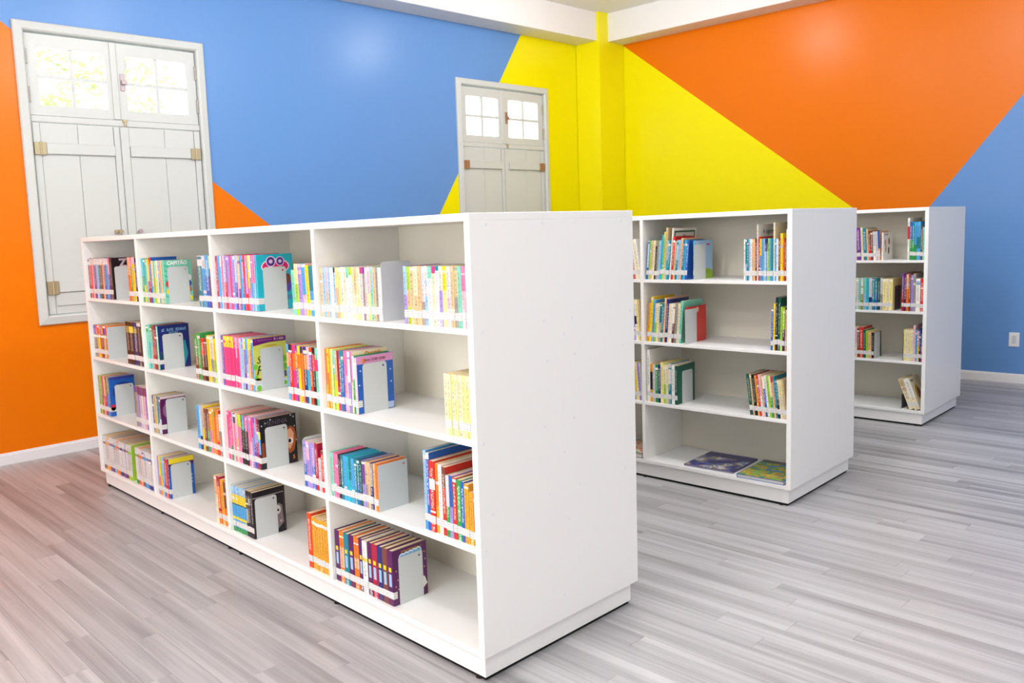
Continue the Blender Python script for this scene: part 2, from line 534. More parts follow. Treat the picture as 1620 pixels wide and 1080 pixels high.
# ------------------------------------------------------------------ windows
def make_window(name, x0, label, hinge_mat, latch_mat):
    W = empty(name, (x0 * math.cos(AW), YW + math.tan(AW) * x0, WZ0), AW)
    structure(W, label)
    H = WZ1 - WZ0
    def z(v): return v - WZ0
    c = 0.068
    # mitred casing boards with a sloping face
    for rot in range(4):
        b = MB()
        if rot == 0:   o_, i_ = [(0, 0), (WW, 0)], [(c, c), (WW - c, c)]
        elif rot == 1: o_, i_ = [(WW, 0), (WW, H)], [(WW - c, c), (WW - c, H - c)]
        elif rot == 2: o_, i_ = [(WW, H), (0, H)], [(WW - c, H - c), (c, H - c)]
        else:          o_, i_ = [(0, H), (0, 0)], [(c, H - c), (c, c)]
        def lerp(p, q, t): return (p[0] + (q[0] - p[0]) * t, p[1] + (q[1] - p[1]) * t)
        prof = [(0.0, 0.0), (0.0, -0.018), (0.10, -0.026), (0.80, -0.034), (0.92, -0.028), (1.0, -0.016), (1.0, 0.06)]
        rings = []
        for e in (0, 1):
            rings.append([(*(lambda q: (q[0], y, q[1]))(lerp(o_[e], i_[e], t)),) for t, y in prof])
        i = len(b.v)
        n = len(prof)
        b.v += rings[0] + rings[1]
        for k in range(n - 1):
            b.f.append((i + k, i + k + 1, i + n + k + 1, i + n + k)); b.mi.append(0)
        b.f.append(tuple(range(i, i + n))); b.mi.append(0)
        b.f.append(tuple(range(i + n, i + 2 * n))); b.mi.append(0)
        b.build('casing_board', M_JOIN, W)
    b = MB()
    b.box(c, c + 0.012, 0.055, 0.285, c, H - c); b.box(WW - c - 0.012, WW - c, 0.055, 0.285, c, H - c)
    b.box(c, WW - c, 0.055, 0.285, H - c - 0.012, H - c); b.box(c, WW - c, 0.055, 0.285, c, c + 0.012)
    b.build('jamb', M_JOIN, W)
    b = MB(); b.bbox(0.07, WW - 0.07, -0.006, 0.06, z(2.382), z(2.428), 0.004)
    b.build('transom_rail', M_JOIN, W)
    # upper glazed sashes
    for side in (0, 1):
        xa, xb = ((0.074, 0.697), (0.703, 1.316))[side]
        pa, pb = ((0.145, 0.617), (0.766, 1.240))[side]
        za, zb = z(2.431), z(2.988)
        qa, qb = z(2.502), z(2.902)
        me = plate_mesh('sash', [(xa, za), (xb, za), (xb, zb), (xa, zb)],
                        [round_rect(pa, pb, qa, qb, 0.028, 'cd' )], 0.004, 0.042)
        me.materials.append(M_JOIN)
        sash = bpy.data.objects.new('sash', me); link(sash, W)
        xm, zm = (pa + pb) / 2, (qa + qb) / 2
        b = MB(); b.bbox(xm - 0.012, xm + 0.012, 0.008, 0.036, qa, qb, 0.003); b.build('muntin', M_JOIN, sash)
        b = MB(); b.bbox(pa, pb, 0.009, 0.035, zm - 0.011, zm + 0.011, 0.003); b.build('muntin', M_JOIN, sash)
        for u0, u1 in ((pa, xm - 0.009), (xm + 0.009, pb)):
            for w0, w1 in ((qa, zm - 0.008), (zm + 0.008, qb)):
                b = MB(); b.box(u0 - 0.004, u1 + 0.004, 0.022, 0.025, w0 - 0.004, w1 + 0.004); b.build('pane', M_GLASS, sash)
        if side == 0:
            b = MB(); b.bbox(0.652, 0.699, -0.008, 0.006, za, zb, 0.003); b.build('meeting_strip', M_JOIN, sash)
        hx = (0.074, 1.316)[side]
        for hz in (2.83, 2.57):
            b = MB(); b.cyl((hx, -0.004), 2, 0.008, z(hz) - 0.046, z(hz) + 0.046, 10)
            b.cyl((hx, -0.004), 2, 0.0095, z(hz) - 0.052, z(hz) - 0.044, 10); b.cyl((hx, -0.004), 2, 0.0095, z(hz) + 0.044, z(hz) + 0.052, 10)
            b.build('hinge', M_STEEL if name == 'window_1' else M_BRASS, sash)
        if side == 1:
            b = MB(); b.bbox(0.718, 0.748, -0.004, 0.004, z(2.645), z(2.768), 0.002)
            b.bbox(0.722, 0.756, -0.022, -0.004, z(2.690), z(2.722), 0.003)
            b.build('latch', latch_mat, sash)
    b = MB(); b.bbox(0.706, 0.742, -0.016, -0.006, z(2.414), z(2.432), 0.002); b.cyl((0.724, -0.018), 2, 0.008, z(2.384), z(2.414), 10)
    b.build('bolt', M_BRASS, W)
    # board shutters
    for side in (0, 1):
        xa, xb = ((0.074, 0.682), (0.688, 1.316))[side]
        za, zb = z(1.021), z(2.378)
        b = MB(); b.box(xa, xb, 0.022, 0.036, za, zb)
        sh = b.build('shutter', M_JOIN, W)
        cuts = ((0.074, 0.124, 0.382, 0.638, 0.682), (0.688, 0.750, 1.028, 1.268, 1.316))[side]
        for k in range(len(cuts) - 1):
            edge = k in (0, len(cuts) - 2)
            b = MB()
            b.bbox(cuts[k] + 0.0012, cuts[k + 1] - 0.0012, -0.004 if edge else 0.004, 0.022, za, zb, 0.0025)
            b.build('board', M_JOIN, sh)
        bx0, bx1 = ((0.155, 0.636), (0.752, 1.228))[side]
        for w0, w1, pr in ((2.161, 2.238, 0.020), (1.176, 1.258, 0.020), (1.079, 1.172, 0.010)):
            b = MB()
            wider = 0.022 if pr < 0.015 else 0
            b.bbox(bx0 - wider, bx1 + wider, 0.004 - pr, 0.004, z(w0), z(w1), 0.004)
            b.build('batten', M_JOIN, sh)
        for w0, w1 in ((2.154, 2.240), (1.164, 1.259)):
            b = MB()
            hx0, hx1 = ((0.074, 0.154), (1.229, 1.310))[side]
            b.bbox(hx0, hx1, -0.020, -0.004, z(w0), z(w1), 0.002)
            xm = hx0 + 0.042
            b.cyl((xm, -0.022), 2, 0.007, z(w0) - 0.003, z(w1) + 0.003, 10)
            b.build('hinge', hinge_mat, sh)
        kx = (0.622, 0.770)[side]
        b = MB(); b.cyl((kx, z(1.60)), 1, 0.009, -0.030, 0.004, 12); b.cyl((kx, z(1.60)), 1, 0.017, -0.042, -0.028, 14)
        if side == 0: b.bbox(kx - 0.036, kx - 0.012, -0.020, 0.003, z(1.59), z(1.615), 0.003)
        b.build('handle', M_BRASS if side == 0 else M_LATCH, sh)
    return W
make_window('window_1', W1, 'tall white shuttered window with brass hinges beside the long bookcase', M_BRASS, M_LATCH)
make_window('window_2', W2, 'white shuttered window with coppery latch near the yellow corner', M_COPPER, M_COPPER)

# ------------------------------------------------------------------ trees outside the windows
M_LEAF = mat('sunlit_leaf', (172, 204, 120), 0.5, 0.3)
M_BARK = mat('tree_bark', (150, 126, 104), 0.8, 0.2)
def make_tree(loc, h, r, n, seed, label):
    q = random.Random(seed)
    t = empty('tree', loc)
    tag(t, label, 'tree', 'trees outside the windows')
    b = MB()
    for k in range(7):
        z0, z1 = h * k / 8, h * (k + 1) / 8
        r0 = 0.13 * (1 - k / 9)
        b.cyl((0.05 * math.sin(k), 0.04 * math.cos(k * 1.7)), 2, r0, z0, z1 + 0.02, 8)
    b.build('trunk', M_BARK, t)
    b = MB()
    for cl in range(n):
        a, u = q.uniform(0, 6.283), q.uniform(-1, 1)
        rr = r * q.uniform(0.55, 1.0)
        c = Vector((rr * math.cos(a) * math.sqrt(1 - u * u), rr * math.sin(a) * math.sqrt(1 - u * u), h * 0.8 + r * u * 0.9))
        for l in range(26):
            p = c + Vector((q.gauss(0, 0.17), q.gauss(0, 0.17), q.gauss(0, 0.15)))
            d = Vector((q.uniform(-1, 1), q.uniform(-1, 1), q.uniform(-0.6, 0.6))).normalized()
            s = d.orthogonal().normalized() * 0.028
            d = d * q.uniform(0.05, 0.09)
            b.poly([p - d, p - s, p + d, p + s])
    b.build('foliage', M_LEAF, t)['kind'] = 'stuff'
make_tree((2.4, 8.6, 0), 4.6, 1.5, 80, 5, 'sunlit green tree seen through the right panes of the larger window')
make_tree((-1.6, 8.9, 0), 4.2, 1.2, 40, 8, 'paler tree seen through the left panes of the larger window')

# ------------------------------------------------------------------ bookcases
CAPS = [(0.074, 1.512), (0.34, 1.512), (0.506, 1.512), (0.779, 1.512), (0.041, 1.174), (0.335, 1.18), (0.484, 1.178), (0.438, 1.125), (0.827, 1.173),
        (0.348, 1.04), (0.494, 1.047), (0.778, 1.043), (0.029, 0.814), (0.324, 0.814), (0.483, 0.819), (0.427, 0.707), (0.777, 0.569),
        (0.504, 0.57), (0.342, 0.57), (0.061, 0.571), (0.441, 0.457), (0.024, 0.459), (0.407, 0.183)]
TP, TD, TS = 0.025, 0.020, 0.018
BODY_Z, XB = 0.0934, 0.420
def make_bookcase(k, label):
    ox, oy, a = CASES[k]
    r = empty('bookcase', (ox, oy, 0), a)
    tag(r, label, 'bookcase', 'white double-sided bookcases')
    e = 0.0012
    b = MB(); b.bbox(0, CW, 0, CL, CH - TP, CH, e); b.build('top_panel', M_LAM, r)
    for y0, y1 in ((0, TP), (CL - TP, CL)):
        b = MB(); b.bbox(0, CW, y0, y1, BODY_Z, CH - TP, e); ep = b.build('end_panel', M_LAM, r); near_end = ep if y0 == 0 else near_end
    b = MB(); b.bbox(0, CW, TP, CL - TP, BODY_Z, SHELF[4], e); b.build('bottom_panel', M_LAM, r)
    b = MB(); b.box(XB, XB + 0.012, TP, CL - TP, SHELF[4], CH - TP); b.build('back_panel', M_BACK, r)
    for d in DIV:
        for x0, x1 in ((0, XB), (XB + 0.012, CW)):
            b = MB(); b.bbox(x0, x1, d - TD / 2, d + TD / 2, SHELF[4], CH - TP, e); b.build('divider', M_SIDE, r)
    ys = [TP] + [v for d in DIV for v in (d - TD / 2, d + TD / 2)] + [CL - TP]
    for c in range(4):
        for lv in (1, 2, 3):
            for x0, x1 in ((0.001, XB), (XB + 0.012, CW - 0.001)):
                b = MB(); b.bbox(x0, x1, ys[2 * c], ys[2 * c + 1], SHELF[lv] - TS, SHELF[lv], 0.001); b.build('shelf', M_LAM, r)
    p = 0.0207
    joint = DIV[1]
    plinths = []
    for y0, y1 in ((p, joint - 0.0008), (joint + 0.0008, CL - p)):
        b = MB(); b.bbox(p, CW - p, y0, y1, 0.014, BODY_Z, e); plinths.append(b.build('plinth', M_LAM, r))
    b = MB(); b.box(p + 0.008, CW - p - 0.008, p + 0.008, CL - p - 0.008, 0.0, 0.0135); b.build('gap_shade_strip', M_FOOT, r)  # black strip added to put the shade of the gap under the plinth
    for fx in (0.034, CW - 0.034):
        for fy in (0.06, 0.9, joint - 0.05, joint + 0.06, 2.6, CL - 0.06):
            b = MB(); b.cyl((fx, fy), 2, 0.016, 0.0, 0.0138, 12); b.build('foot', M_FOOT, plinths[0 if fy < joint else 1])
    if k == 1:
        me = None
        for cx, cz in CAPS:
            if me is None:
                g = MB(); g.prism([(0.0055 * math.cos(t * math.pi / 5), 0.0055 * math.sin(t * math.pi / 5)) for t in range(10)], 1, -0.0012, 0.001)
                me = g.mesh('screw_cap'); me.materials.append(M_PLAST)
            o = bpy.data.objects.new('screw_cap', me); o.location = (cx, 0, cz); link(o, near_end)
    return r
CASE_OBJ = {1: make_bookcase(1, 'long white bookcase nearest the viewer, four columns of books'),
            2: make_bookcase(2, 'white bookcase in the middle, two books lying on its bottom shelf'),
            3: make_bookcase(3, 'white bookcase farthest away, in front of the blue wall')}

# ------------------------------------------------------------------ wall socket
sy, sz = 0.174, 0.3835
b = MB(); b.bbox(sy - 0.040, sy + 0.040, 0.0, 0.008, sz - 0.063, sz + 0.063, 0.004)
sock = b.build('wall_socket', M_PLAST, None, (XW, 0, 0), math.pi / 2 - BW)
tag(sock, 'white plastic socket plate on the blue wall', 'socket')
b = MB(); b.bbox(sy - 0.016, sy + 0.016, 0.008, 0.010, sz - 0.035, sz + 0.035, 0.002); b.build('socket_insert', mat('socket_grey', (206, 206, 212), 0.35), sock)

# ------------------------------------------------------------------ books
PAL = {'wh': ((238, 236, 230), 'white'), 'cr': ((232, 220, 184), 'cream'), 'gy': ((150, 146, 140), 'grey'), 'lg': ((206, 204, 206), 'light grey'),
       'dk': ((26, 24, 30), 'black'), 'nv': ((30, 44, 110), 'navy'), 'bl': ((32, 92, 178), 'blue'), 'sk': ((70, 160, 216), 'sky blue'),
       'lb': ((152, 190, 222), 'pale blue'), 'te': ((16, 124, 142), 'teal'), 'tq': ((34, 176, 196), 'turquoise'), 'gn': ((46, 148, 74), 'green'),
       'lm': ((160, 200, 60), 'lime'), 'mt': ((120, 204, 178), 'mint'), 'ye': ((240, 206, 40), 'yellow'), 'py': ((240, 228, 150), 'pale yellow'),
       'or': ((232, 118, 30), 'orange'), 'am': ((226, 158, 40), 'amber'), 'rd': ((206, 44, 36), 'red'), 'cm': ((170, 24, 60), 'crimson'),
       'pk': ((232, 120, 164), 'pink'), 'hp': ((226, 56, 124), 'hot pink'), 'lp': ((232, 184, 196), 'pale pink'), 'pu': ((112, 58, 150), 'purple'),
       'lv': ((158, 138, 206), 'lavender'), 'vi': ((84, 24, 84), 'plum'), 'br': ((116, 62, 52), 'brown'), 'tn': ((206, 182, 140), 'tan'),
       'pe': ((238, 178, 136), 'peach'), 'dg': ((14, 82, 66), 'dark green'), 'ol': ((140, 126, 46), 'olive'), 'ro': ((214, 66, 20), 'red-orange')}

class Geo:
    def __init__(s):
        s.v, s.f, s.mi, s.col, s.ink, s.uv = [], [], [], [], [], []
    def quad(s, pts, m, col=(1, 1, 1), ink=None, uv=None):
        i = len(s.v)
        s.v += pts
        s.f.append(tuple(range(i, i + len(pts))))
        s.mi.append(m)
        s.col.append(col)
        s.ink.append(ink or (0, 0, 0, 0))
        s.uv.append(uv or [(0, 0)] * len(pts))
    def boxq(s, x0, x1, y0, y1, z0, z1, m, col=(1, 1, 1), uvs=(0, 0)):
        P = lambda x, y, z: Vector((x, y, z))
        for pts in (((x0, y1, z0), (x0, y0, z0), (x0, y0, z1), (x0, y1, z1)), ((x1, y0, z0), (x1, y1, z0), (x1, y1, z1), (x1, y0, z1)),
                    ((x0, y0, z0), (x1, y0, z0), (x1, y0, z1), (x0, y0, z1)), ((x1, y1, z0), (x0, y1, z0), (x0, y1, z1), (x1, y1, z1)),
                    ((x0, y0, z1), (x1, y0, z1), (x1, y1, z1), (x0, y1, z1)), ((x0, y1, z0), (x1, y1, z0), (x1, y0, z0), (x0, y0, z0))):
            s.quad([P(*p) for p in pts], m, col, None, [(uvs[0] + p[0] + p[1], uvs[1] + p[2]) for p in pts])
    def transformed(s, M):
        s.v = [M @ p for p in s.v]
        return s
    def mesh(s, name, mats):
        me = bpy.data.meshes.new(name)
        me.from_pydata([tuple(p) for p in s.v], [], s.f)
        for m in mats: me.materials.append(m)
        me.polygons.foreach_set('material_index', s.mi)
        if any(m is M_COVER for m in mats):
            c = me.color_attributes.new('Col', 'FLOAT_COLOR', 'CORNER')
            k = me.color_attributes.new('Ink', 'FLOAT_COLOR', 'CORNER')
            cd, kd = [], []
            for f, co, ik in zip(s.f, s.col, s.ink):
                for _ in f:
                    cd += [*co, 1.0]; kd += ik
            c.data.foreach_set('color', cd); k.data.foreach_set('color', kd)
        u = me.uv_layers.new(name='UVMap')
        u.data.foreach_set('uv', [t for q in s.uv for p in q for t in p])
        return me

def book_geo(D, t, h, base, bands, hard, wrap, seed, labelled=True, patch=()):
    """cover, pages, label pieces of one upright book: spine at x=0, thickness along y, z up"""
    q = random.Random(seed)
    cov, pag, lab = Geo(), Geo(), Geo()
    c = min(0.0026 if hard else 0.0011, t * 0.2)
    ov = 0.003 if hard else 0.0
    cb = lin(PAL[base][0])
    y0, y1 = -t / 2, t / 2
    u0, v0 = q.uniform(0, 5), q.uniform(0, 5)
    # spine strip of colour bands
    bands = list(bands)
    if not patch and q.random() < 0.55:
        f0 = q.choice((0.86, 0.88, 0.93, 0.27, 0.70))
        bands.append((q.choice(('wh', 'lg', 'cr', base, base)), f0, f0 + q.uniform(0.025, 0.06)))
    marks = sorted({0.0, 1.0, 0.12, 0.32, 0.90} | {f for _, a, e in bands + list(patch) for f in (a, e)})
    lum = sum(cb) / 3
    inkc = lin((250, 246, 235)) if lum < 0.28 else lin((60, 50, 60))
    ink2 = lin(q.choice(((30, 26, 34), (240, 236, 226), (120, 40, 50))))
    base_ink = q.random() < 0.6
    rs = min(0.0018, t * 0.25)                    # rounded shoulders of the spine
    ya_, yb_ = y1 - rs, y0 + rs
    yp, yq = y1 - 0.26 * t, y0 + 0.26 * t
    for a, e in zip(marks, marks[1:]):
        m = (a + e) / 2
        col = cb
        for code, f0, f1 in bands:
            if f0 <= m <= f1: col = lin(PAL[code][0])
        pc = None
        for code, f0, f1 in patch:
            if f0 <= m <= f1: pc = lin(PAL[code][0])
        ik = (*inkc, 0.45 if lum < 0.06 else 0.7) if 0.32 <= m <= 0.90 else ((*ink2, 0.8) if m < 0.12 and base_ink else (0, 0, 0, 0))
        if pc:
            strips = ((rs, y1, 0, ya_, col, 0), (0, ya_, 0, yp, col, 0), (0, yp, 0, yq, pc, 0), (0, yq, 0, yb_, col, 0), (0, yb_, rs, y0, col, 0))
        else:
            strips = ((rs, y1, 0, ya_, col, 0), (0, ya_, 0, yp, col, 0), (0, yp, 0, yq, col, 0 if patch and m > 0.12 else 1), (0, yq, 0, yb_, col, 0), (0, yb_, rs, y0, col, 0))
        for (xa, ya, xb, yb, cc, inked) in strips:
            cov.quad([Vector((xa, ya, a * h)), Vector((xb, yb, a * h)), Vector((xb, yb, e * h)), Vector((xa, ya, e * h))], 0, cc,
                     ik if inked else None, [(u0 + ya, v0 + a * h), (u0 + yb, v0 + a * h), (u0 + yb, v0 + e * h), (u0 + ya, v0 + e * h)])
    V = lambda x, y, z: Vector((x, y, z))
    cov.quad([V(rs, y0, 0), V(D, y0, 0), V(D, y0, h), V(rs, y0, h)], 0, cb)
    cov.quad([V(D, y1, 0), V(rs, y1, 0), V(rs, y1, h), V(D, y1, h)], 0, cb)
    cov.quad([V(D, y0, 0), V(D, y0 + c, 0), V(D, y0 + c, h), V(D, y0, h)], 0, cb)
    cov.quad([V(D, y1 - c, 0), V(D, y1, 0), V(D, y1, h), V(D, y1 - c, h)], 0, cb)
    cov.quad([V(D, y0 + c, 0), V(c, y0 + c, 0), V(c, y0 + c, h), V(D, y0 + c, h)], 0, cb)
    cov.quad([V(c, y1 - c, 0), V(D, y1 - c, 0), V(D, y1 - c, h), V(c, y1 - c, h)], 0, cb)
    for z in (0, h):
        for pts in (((rs, y0), (D, y0), (D, y0 + c), (c, y0 + c)), ((c, y1 - c), (D, y1 - c), (D, y1), (rs, y1)),
                    ((rs, y0), (c, y0 + c), (c, y1 - c), (rs, y1), (0, y1 - rs), (0, y0 + rs))):
            pp = [V(x, y, z) for x, y in pts]
            cov.quad(pp if z else pp[::-1], 0, cb)
    pag.boxq(c, D - 0.0015 - ov, y0 + c, y1 - c, 0.0005 + ov, h - 0.0012 - ov, 1)
    if labelled:
        l0 = h * 0.118 + q.uniform(-0.0012, 0.0012)
        l1 = l0 + 0.026 + q.uniform(-0.001, 0.002)
        lab.boxq(-0.0004, 0.0008, y0 + 0.0002, y1 - 0.0002, l0, l1, 2, uvs=(u0, v0))
        if wrap > 0:
            lab.boxq(-0.0004, wrap, y0 - 0.0004, y0 + 0.0002, l0, l1, 2, uvs=(u0 + 1, v0))
    return cov, pag, lab

TOKEN = re.compile(r'^([a-z]{2})([~@#!]?)((?:\^[a-z]{2}\d+(?:-\d+)?)*)(?:=([\d.]+))?(?:w([\d.]+))?(?:\*(\d+))?$')
def parse(s):
    out = []
    for tok in s.split():
        m = TOKEN.match(tok)
        if not m: raise ValueError('token ' + tok)
        base, mac, bs, hm, wm, n = m.groups()
        bands, patch = [], []
        if mac == '~': bands = [('lg', 0.12, 0.75), ('lg', 0.82, 1.0)]
        if mac == '@': bands = [('gn', 0, 0.10), ('ye', 0.27, 0.33), ('sk', 0.33, 0.60), ('dk', 0.60, 0.62), ('ye', 0.62, 0.82), ('lb', 0.82, 1.0)]
        if mac == '#': patch = [('ye', 0.61, 0.69), ('lb', 0.34, 0.57)]
        if mac == '!': bands = [('wh', 0.62, 0.69)]
        for q in re.findall(r'\^([a-z]{2})(\d+)(?:-(\d+))?', bs):
            bands.append((q[0], int(q[1]) / 100, int(q[2]) / 100 if q[2] else 1.0))
        for _ in range(int(n or 1)):
            out.append(dict(base=base, bands=bands, patch=patch, h=float(hm or 1), w=float(wm or 1)))
    return out

# ---- cover printing helpers (flat print on the camera-side cover, local x from spine, z up)
def decal(book, name, pts, rgb, t, lift=0.0004):
    b = MB()
    b.prism([(x, z) for x, z in pts], 1, -t / 2 - lift, -t / 2 + 0.0001)
    return b.build(name, flat(rgb), book)
def disc(cx, cz, rx, rz, n=18, a0=0, a1=360):
    return [(cx + rx * math.cos(math.radians(a0 + (a1 - a0) * k / n)), cz + rz * math.sin(math.radians(a0 + (a1 - a0) * k / n))) for k in range(n if a1 - a0 == 360 else n + 1)]
def rect(x0, x1, z0, z1): return [(x0, z0), (x1, z0), (x1, z1), (x0, z1)]
def text(book, s, x, z, size, rgb, t, lift=0.0007, rot=None, shear=0.0, bold=0.0):
    cu = bpy.data.curves.new('lettering', 'FONT')
    cu.body = s; cu.size = size; cu.extrude = 0.0002; cu.shear = shear; cu.offset = bold
    cu.resolution_u = 2
    tmp = bpy.data.objects.new('tmp_text', cu)
    COL.objects.link(tmp)
    dg = bpy.context.evaluated_depsgraph_get()
    me = bpy.data.meshes.new_from_object(tmp.evaluated_get(dg))
    bpy.data.objects.remove(tmp); bpy.data.curves.remove(cu)
    me.name = 'lettering'
    me.materials.clear(); me.materials.append(flat(rgb))
    o = bpy.data.objects.new('lettering', me)
    if rot == 'spine':       # reads down the spine, facing -x
        o.matrix_local = Matrix(((0, 0, -1, -lift), (0, -1, 0, x), (-1, 0, 0, z), (0, 0, 0, 1)))
    else:
        o.rotation_euler = (math.pi / 2, 0, 0)
        o.location = (x, -t / 2 - lift, z)
    return link(o, book)
def glyphs(book, x0, x1, z0, zh, rgb, t, seed=1, n=10):
    """a row of small blurred letter marks that cannot be read in the photo"""
    q = random.Random(seed)
    b = MB()
    step = (x1 - x0) / n
    for k in range(n):
        if q.random() < 0.12: continue
        x = x0 + k * step
        w = step * 0.72
        for u0, u1, w0, w1 in q.sample([(0, .3, 0, 1), (.7, 1, 0, 1), (0, 1, .8, 1), (0, 1, 0, .2), (0, 1, .4, .6)], 3):
            b.prism(rect(x + w * u0, x + w * u1, z0 + zh * w0, z0 + zh * w1), 1, -t / 2 - 0.0008 - 0.00002 * k, -t / 2 + 0.0001)
    return b.build('lettering', flat(rgb), book)

ART = {}
def art(f):
    ART[f.__name__] = f
    return f
@art
def art_z(o, D, t, h):
    text(o, 'Z', D * 0.30, h * 0.78, 0.065, (196, 178, 190), t, bold=0.003)
@art
def art_capitao(o, D, t, h):
    for k in range(7):
        decal(o, 'cover_stripe', [(0.004, h * (.15 + .12 * k)), (0.03, h * (.10 + .12 * k)), (0.03, h * (.14 + .12 * k)), (0.004, h * (.19 + .12 * k))], (70, 190, 150), t)
    text(o, 'CAPITÃO', 0.020, h * 0.893, 0.026, (250, 250, 248), t, lift=0.0010, bold=0.0010)
    decal(o, 'cover_spot', disc(0.02, h * .45, .013, .016), (214, 60, 40), t, .0006)
    decal(o, 'cover_spot', disc(0.02, h * .27, .012, .014), (236, 206, 40), t, .0006)
    for z, c in ((.58, (240, 240, 240)), (.44, (60, 80, 160)), (.30, (190, 120, 60))):
        decal(o, 'cover_spot', disc(D - .016, h * z, .012, .016), c, t, .0006)
    decal(o, 'volume_badge', disc(D - .020, h * .09, .017, .017), (240, 224, 30), t, .0006)
    text(o, '2', D - .027, h * .05, 0.026, (40, 40, 40), t, lift=0.0010)
@art
def art_logo(o, D, t, h):
    decal(o, 'cover_badge', disc(D * .52, h * .78, .070, .034), (244, 220, 236), t, .0004)
    decal(o, 'cover_badge', disc(D * .52, h * .78, .065, .030), (214, 30, 104), t, .0006)
    for dx, rr in ((-.022, .024), (.024, .021)):
        decal(o, 'cover_spot', disc(D * .52 + dx, h * .87, rr, rr), (236, 214, 240), t, .0008)
        decal(o, 'cover_spot', disc(D * .52 + dx, h * .87, rr * .84, rr * .84), (84, 44, 130), t, .0010)
        decal(o, 'cover_spot', disc(D * .52 + dx, h * .87, rr * .4, rr * .36), (220, 196, 226), t, .0012)
    decal(o, 'cover_panel', rect(D * .80, D * .985, h * .17, h * .25), (66, 130, 178), t, .0006)
    decal(o, 'cover_spot', disc(D * .85, h * .43, .016, .030), (96, 74, 170), t, .0006)
    decal(o, 'cover_spot', disc(D * .85, h * .55, .013, .022), (122, 60, 44), t, .0007)
@art
def art_navy(o, D, t, h):
    glyphs(o, D * .13, D * .92, h * .855, .015, (140, 190, 226), t, 3, 14)
    glyphs(o, D * .36, D * .66, h * .79, .012, (120, 172, 214), t, 4, 7)
    decal(o, 'cover_shape', [(D * .80, h * .04), (D * .93, h * .30), (D * .86, h * .62), (D * .76, h * .60)], (40, 150, 164), t)
    decal(o, 'cover_shape', rect(D * .02, D * .20, h * .22, h * .40), (22, 66, 96), t)
@art
def art_script(o, D, t, h):
    decal(o, 'cover_ground', rect(.001, D * .999, h * .001, h * .90), (206, 208, 92), t, .00015)
    decal(o, 'cover_band', [(0.001, h * .86), (D * .5, h * .905), (D * .999, h * .905), (D * .999, h * .999), (0.001, h * .999)], (108, 26, 108), t, .0005)
    glyphs(o, D * .64, D * .94, h * .935, .010, (226, 206, 224), t, 5, 10)
    glyphs(o, D * .08, D * .58, h * .945, .005, (170, 110, 170), t, 6, 16)
    decal(o, 'cover_shape', disc(D * .45, h * .74, .045, .012), (128, 196, 130), t)
    glyphs(o, D * .30, D * .72, h * .83, .004, (220, 110, 60), t, 7, 16)
    for x, z, r in ((.05, .46, .012), (.06, .25, .010), (.93, .55, .014), (.93, .40, .014), (.12, .05, .012), (.92, .08, .010)):
        decal(o, 'cover_leaf', disc(D * x, h * z, r, r * 1.1, 10), (122, 196, 62), t)
    text(o, 'S', D * .075, h * .52, 0.046, (60, 44, 40), t, shear=0.3)
    text(o, 'F', D * .045, h * .30, 0.060, (34, 28, 46), t, shear=0.3)
    decal(o, 'cover_band', rect(D * .06, D * .30, h * .195, h * .24), (232, 140, 40), t)
    decal(o, 'cover_band', rect(D * .02, D * .98, h * .006, h * .17), (206, 224, 232), t, .0002)
    decal(o, 'cover_figure', rect(D * .90, D * .97, h * .20, h * .32), (92, 92, 140), t)
@art
def art_cream(o, D, t, h):
    text(o, 'Querida', D * .36, h * .905, 0.024, (228, 138, 40), t, bold=0.0006)
    decal(o, 'cover_band', rect(D * .08, D * .98, h * .84, h * .885), (120, 24, 84), t)
@art
def art_diary(o, D, t, h):
    decal(o, 'cover_band', rect(0.001, D * .999, h * .865, h * .999), (216, 150, 196), t, .0003)
    glyphs(o, D * .22, D * .80, h * .905, .009, (140, 60, 70), t, 8, 18)
    decal(o, 'cover_spot', disc(D * .20, h * .918, .008, .010), (220, 130, 50), t, .0006)
    for x, z in ((.10, .75), (.22, .62), (.06, .5), (.93, .48), (.40, .80), (.62, .82), (.92, .70)):
        decal(o, 'cover_star', disc(D * x, h * z, .003, .003, 8), (226, 236, 248), t)
    decal(o, 'cover_cloud', rect(D * .78, D * .985, h * .01, h * .12), (176, 196, 226), t)
@art
def art_blue(o, D, t, h):
    decal(o, 'cover_band', rect(.001, D * .999, h * .93, h * .999), (54, 62, 150), t, .0003)
    decal(o, 'cover_arch', disc(D * .52, h * .60, .062, .060, 18), (36, 60, 136), t)
    decal(o, 'cover_spot', disc(D * .10, h * .22, .015, .020), (196, 40, 50), t)
@art
def art_plum(o, D, t, h):
    decal(o, 'cover_band', rect(.001, D * .999, h * .94, h * .999), (220, 196, 196), t, .0003)
    decal(o, 'cover_arch', disc(D * .50, h * .62, .060, .055, 18), (132, 92, 120), t)
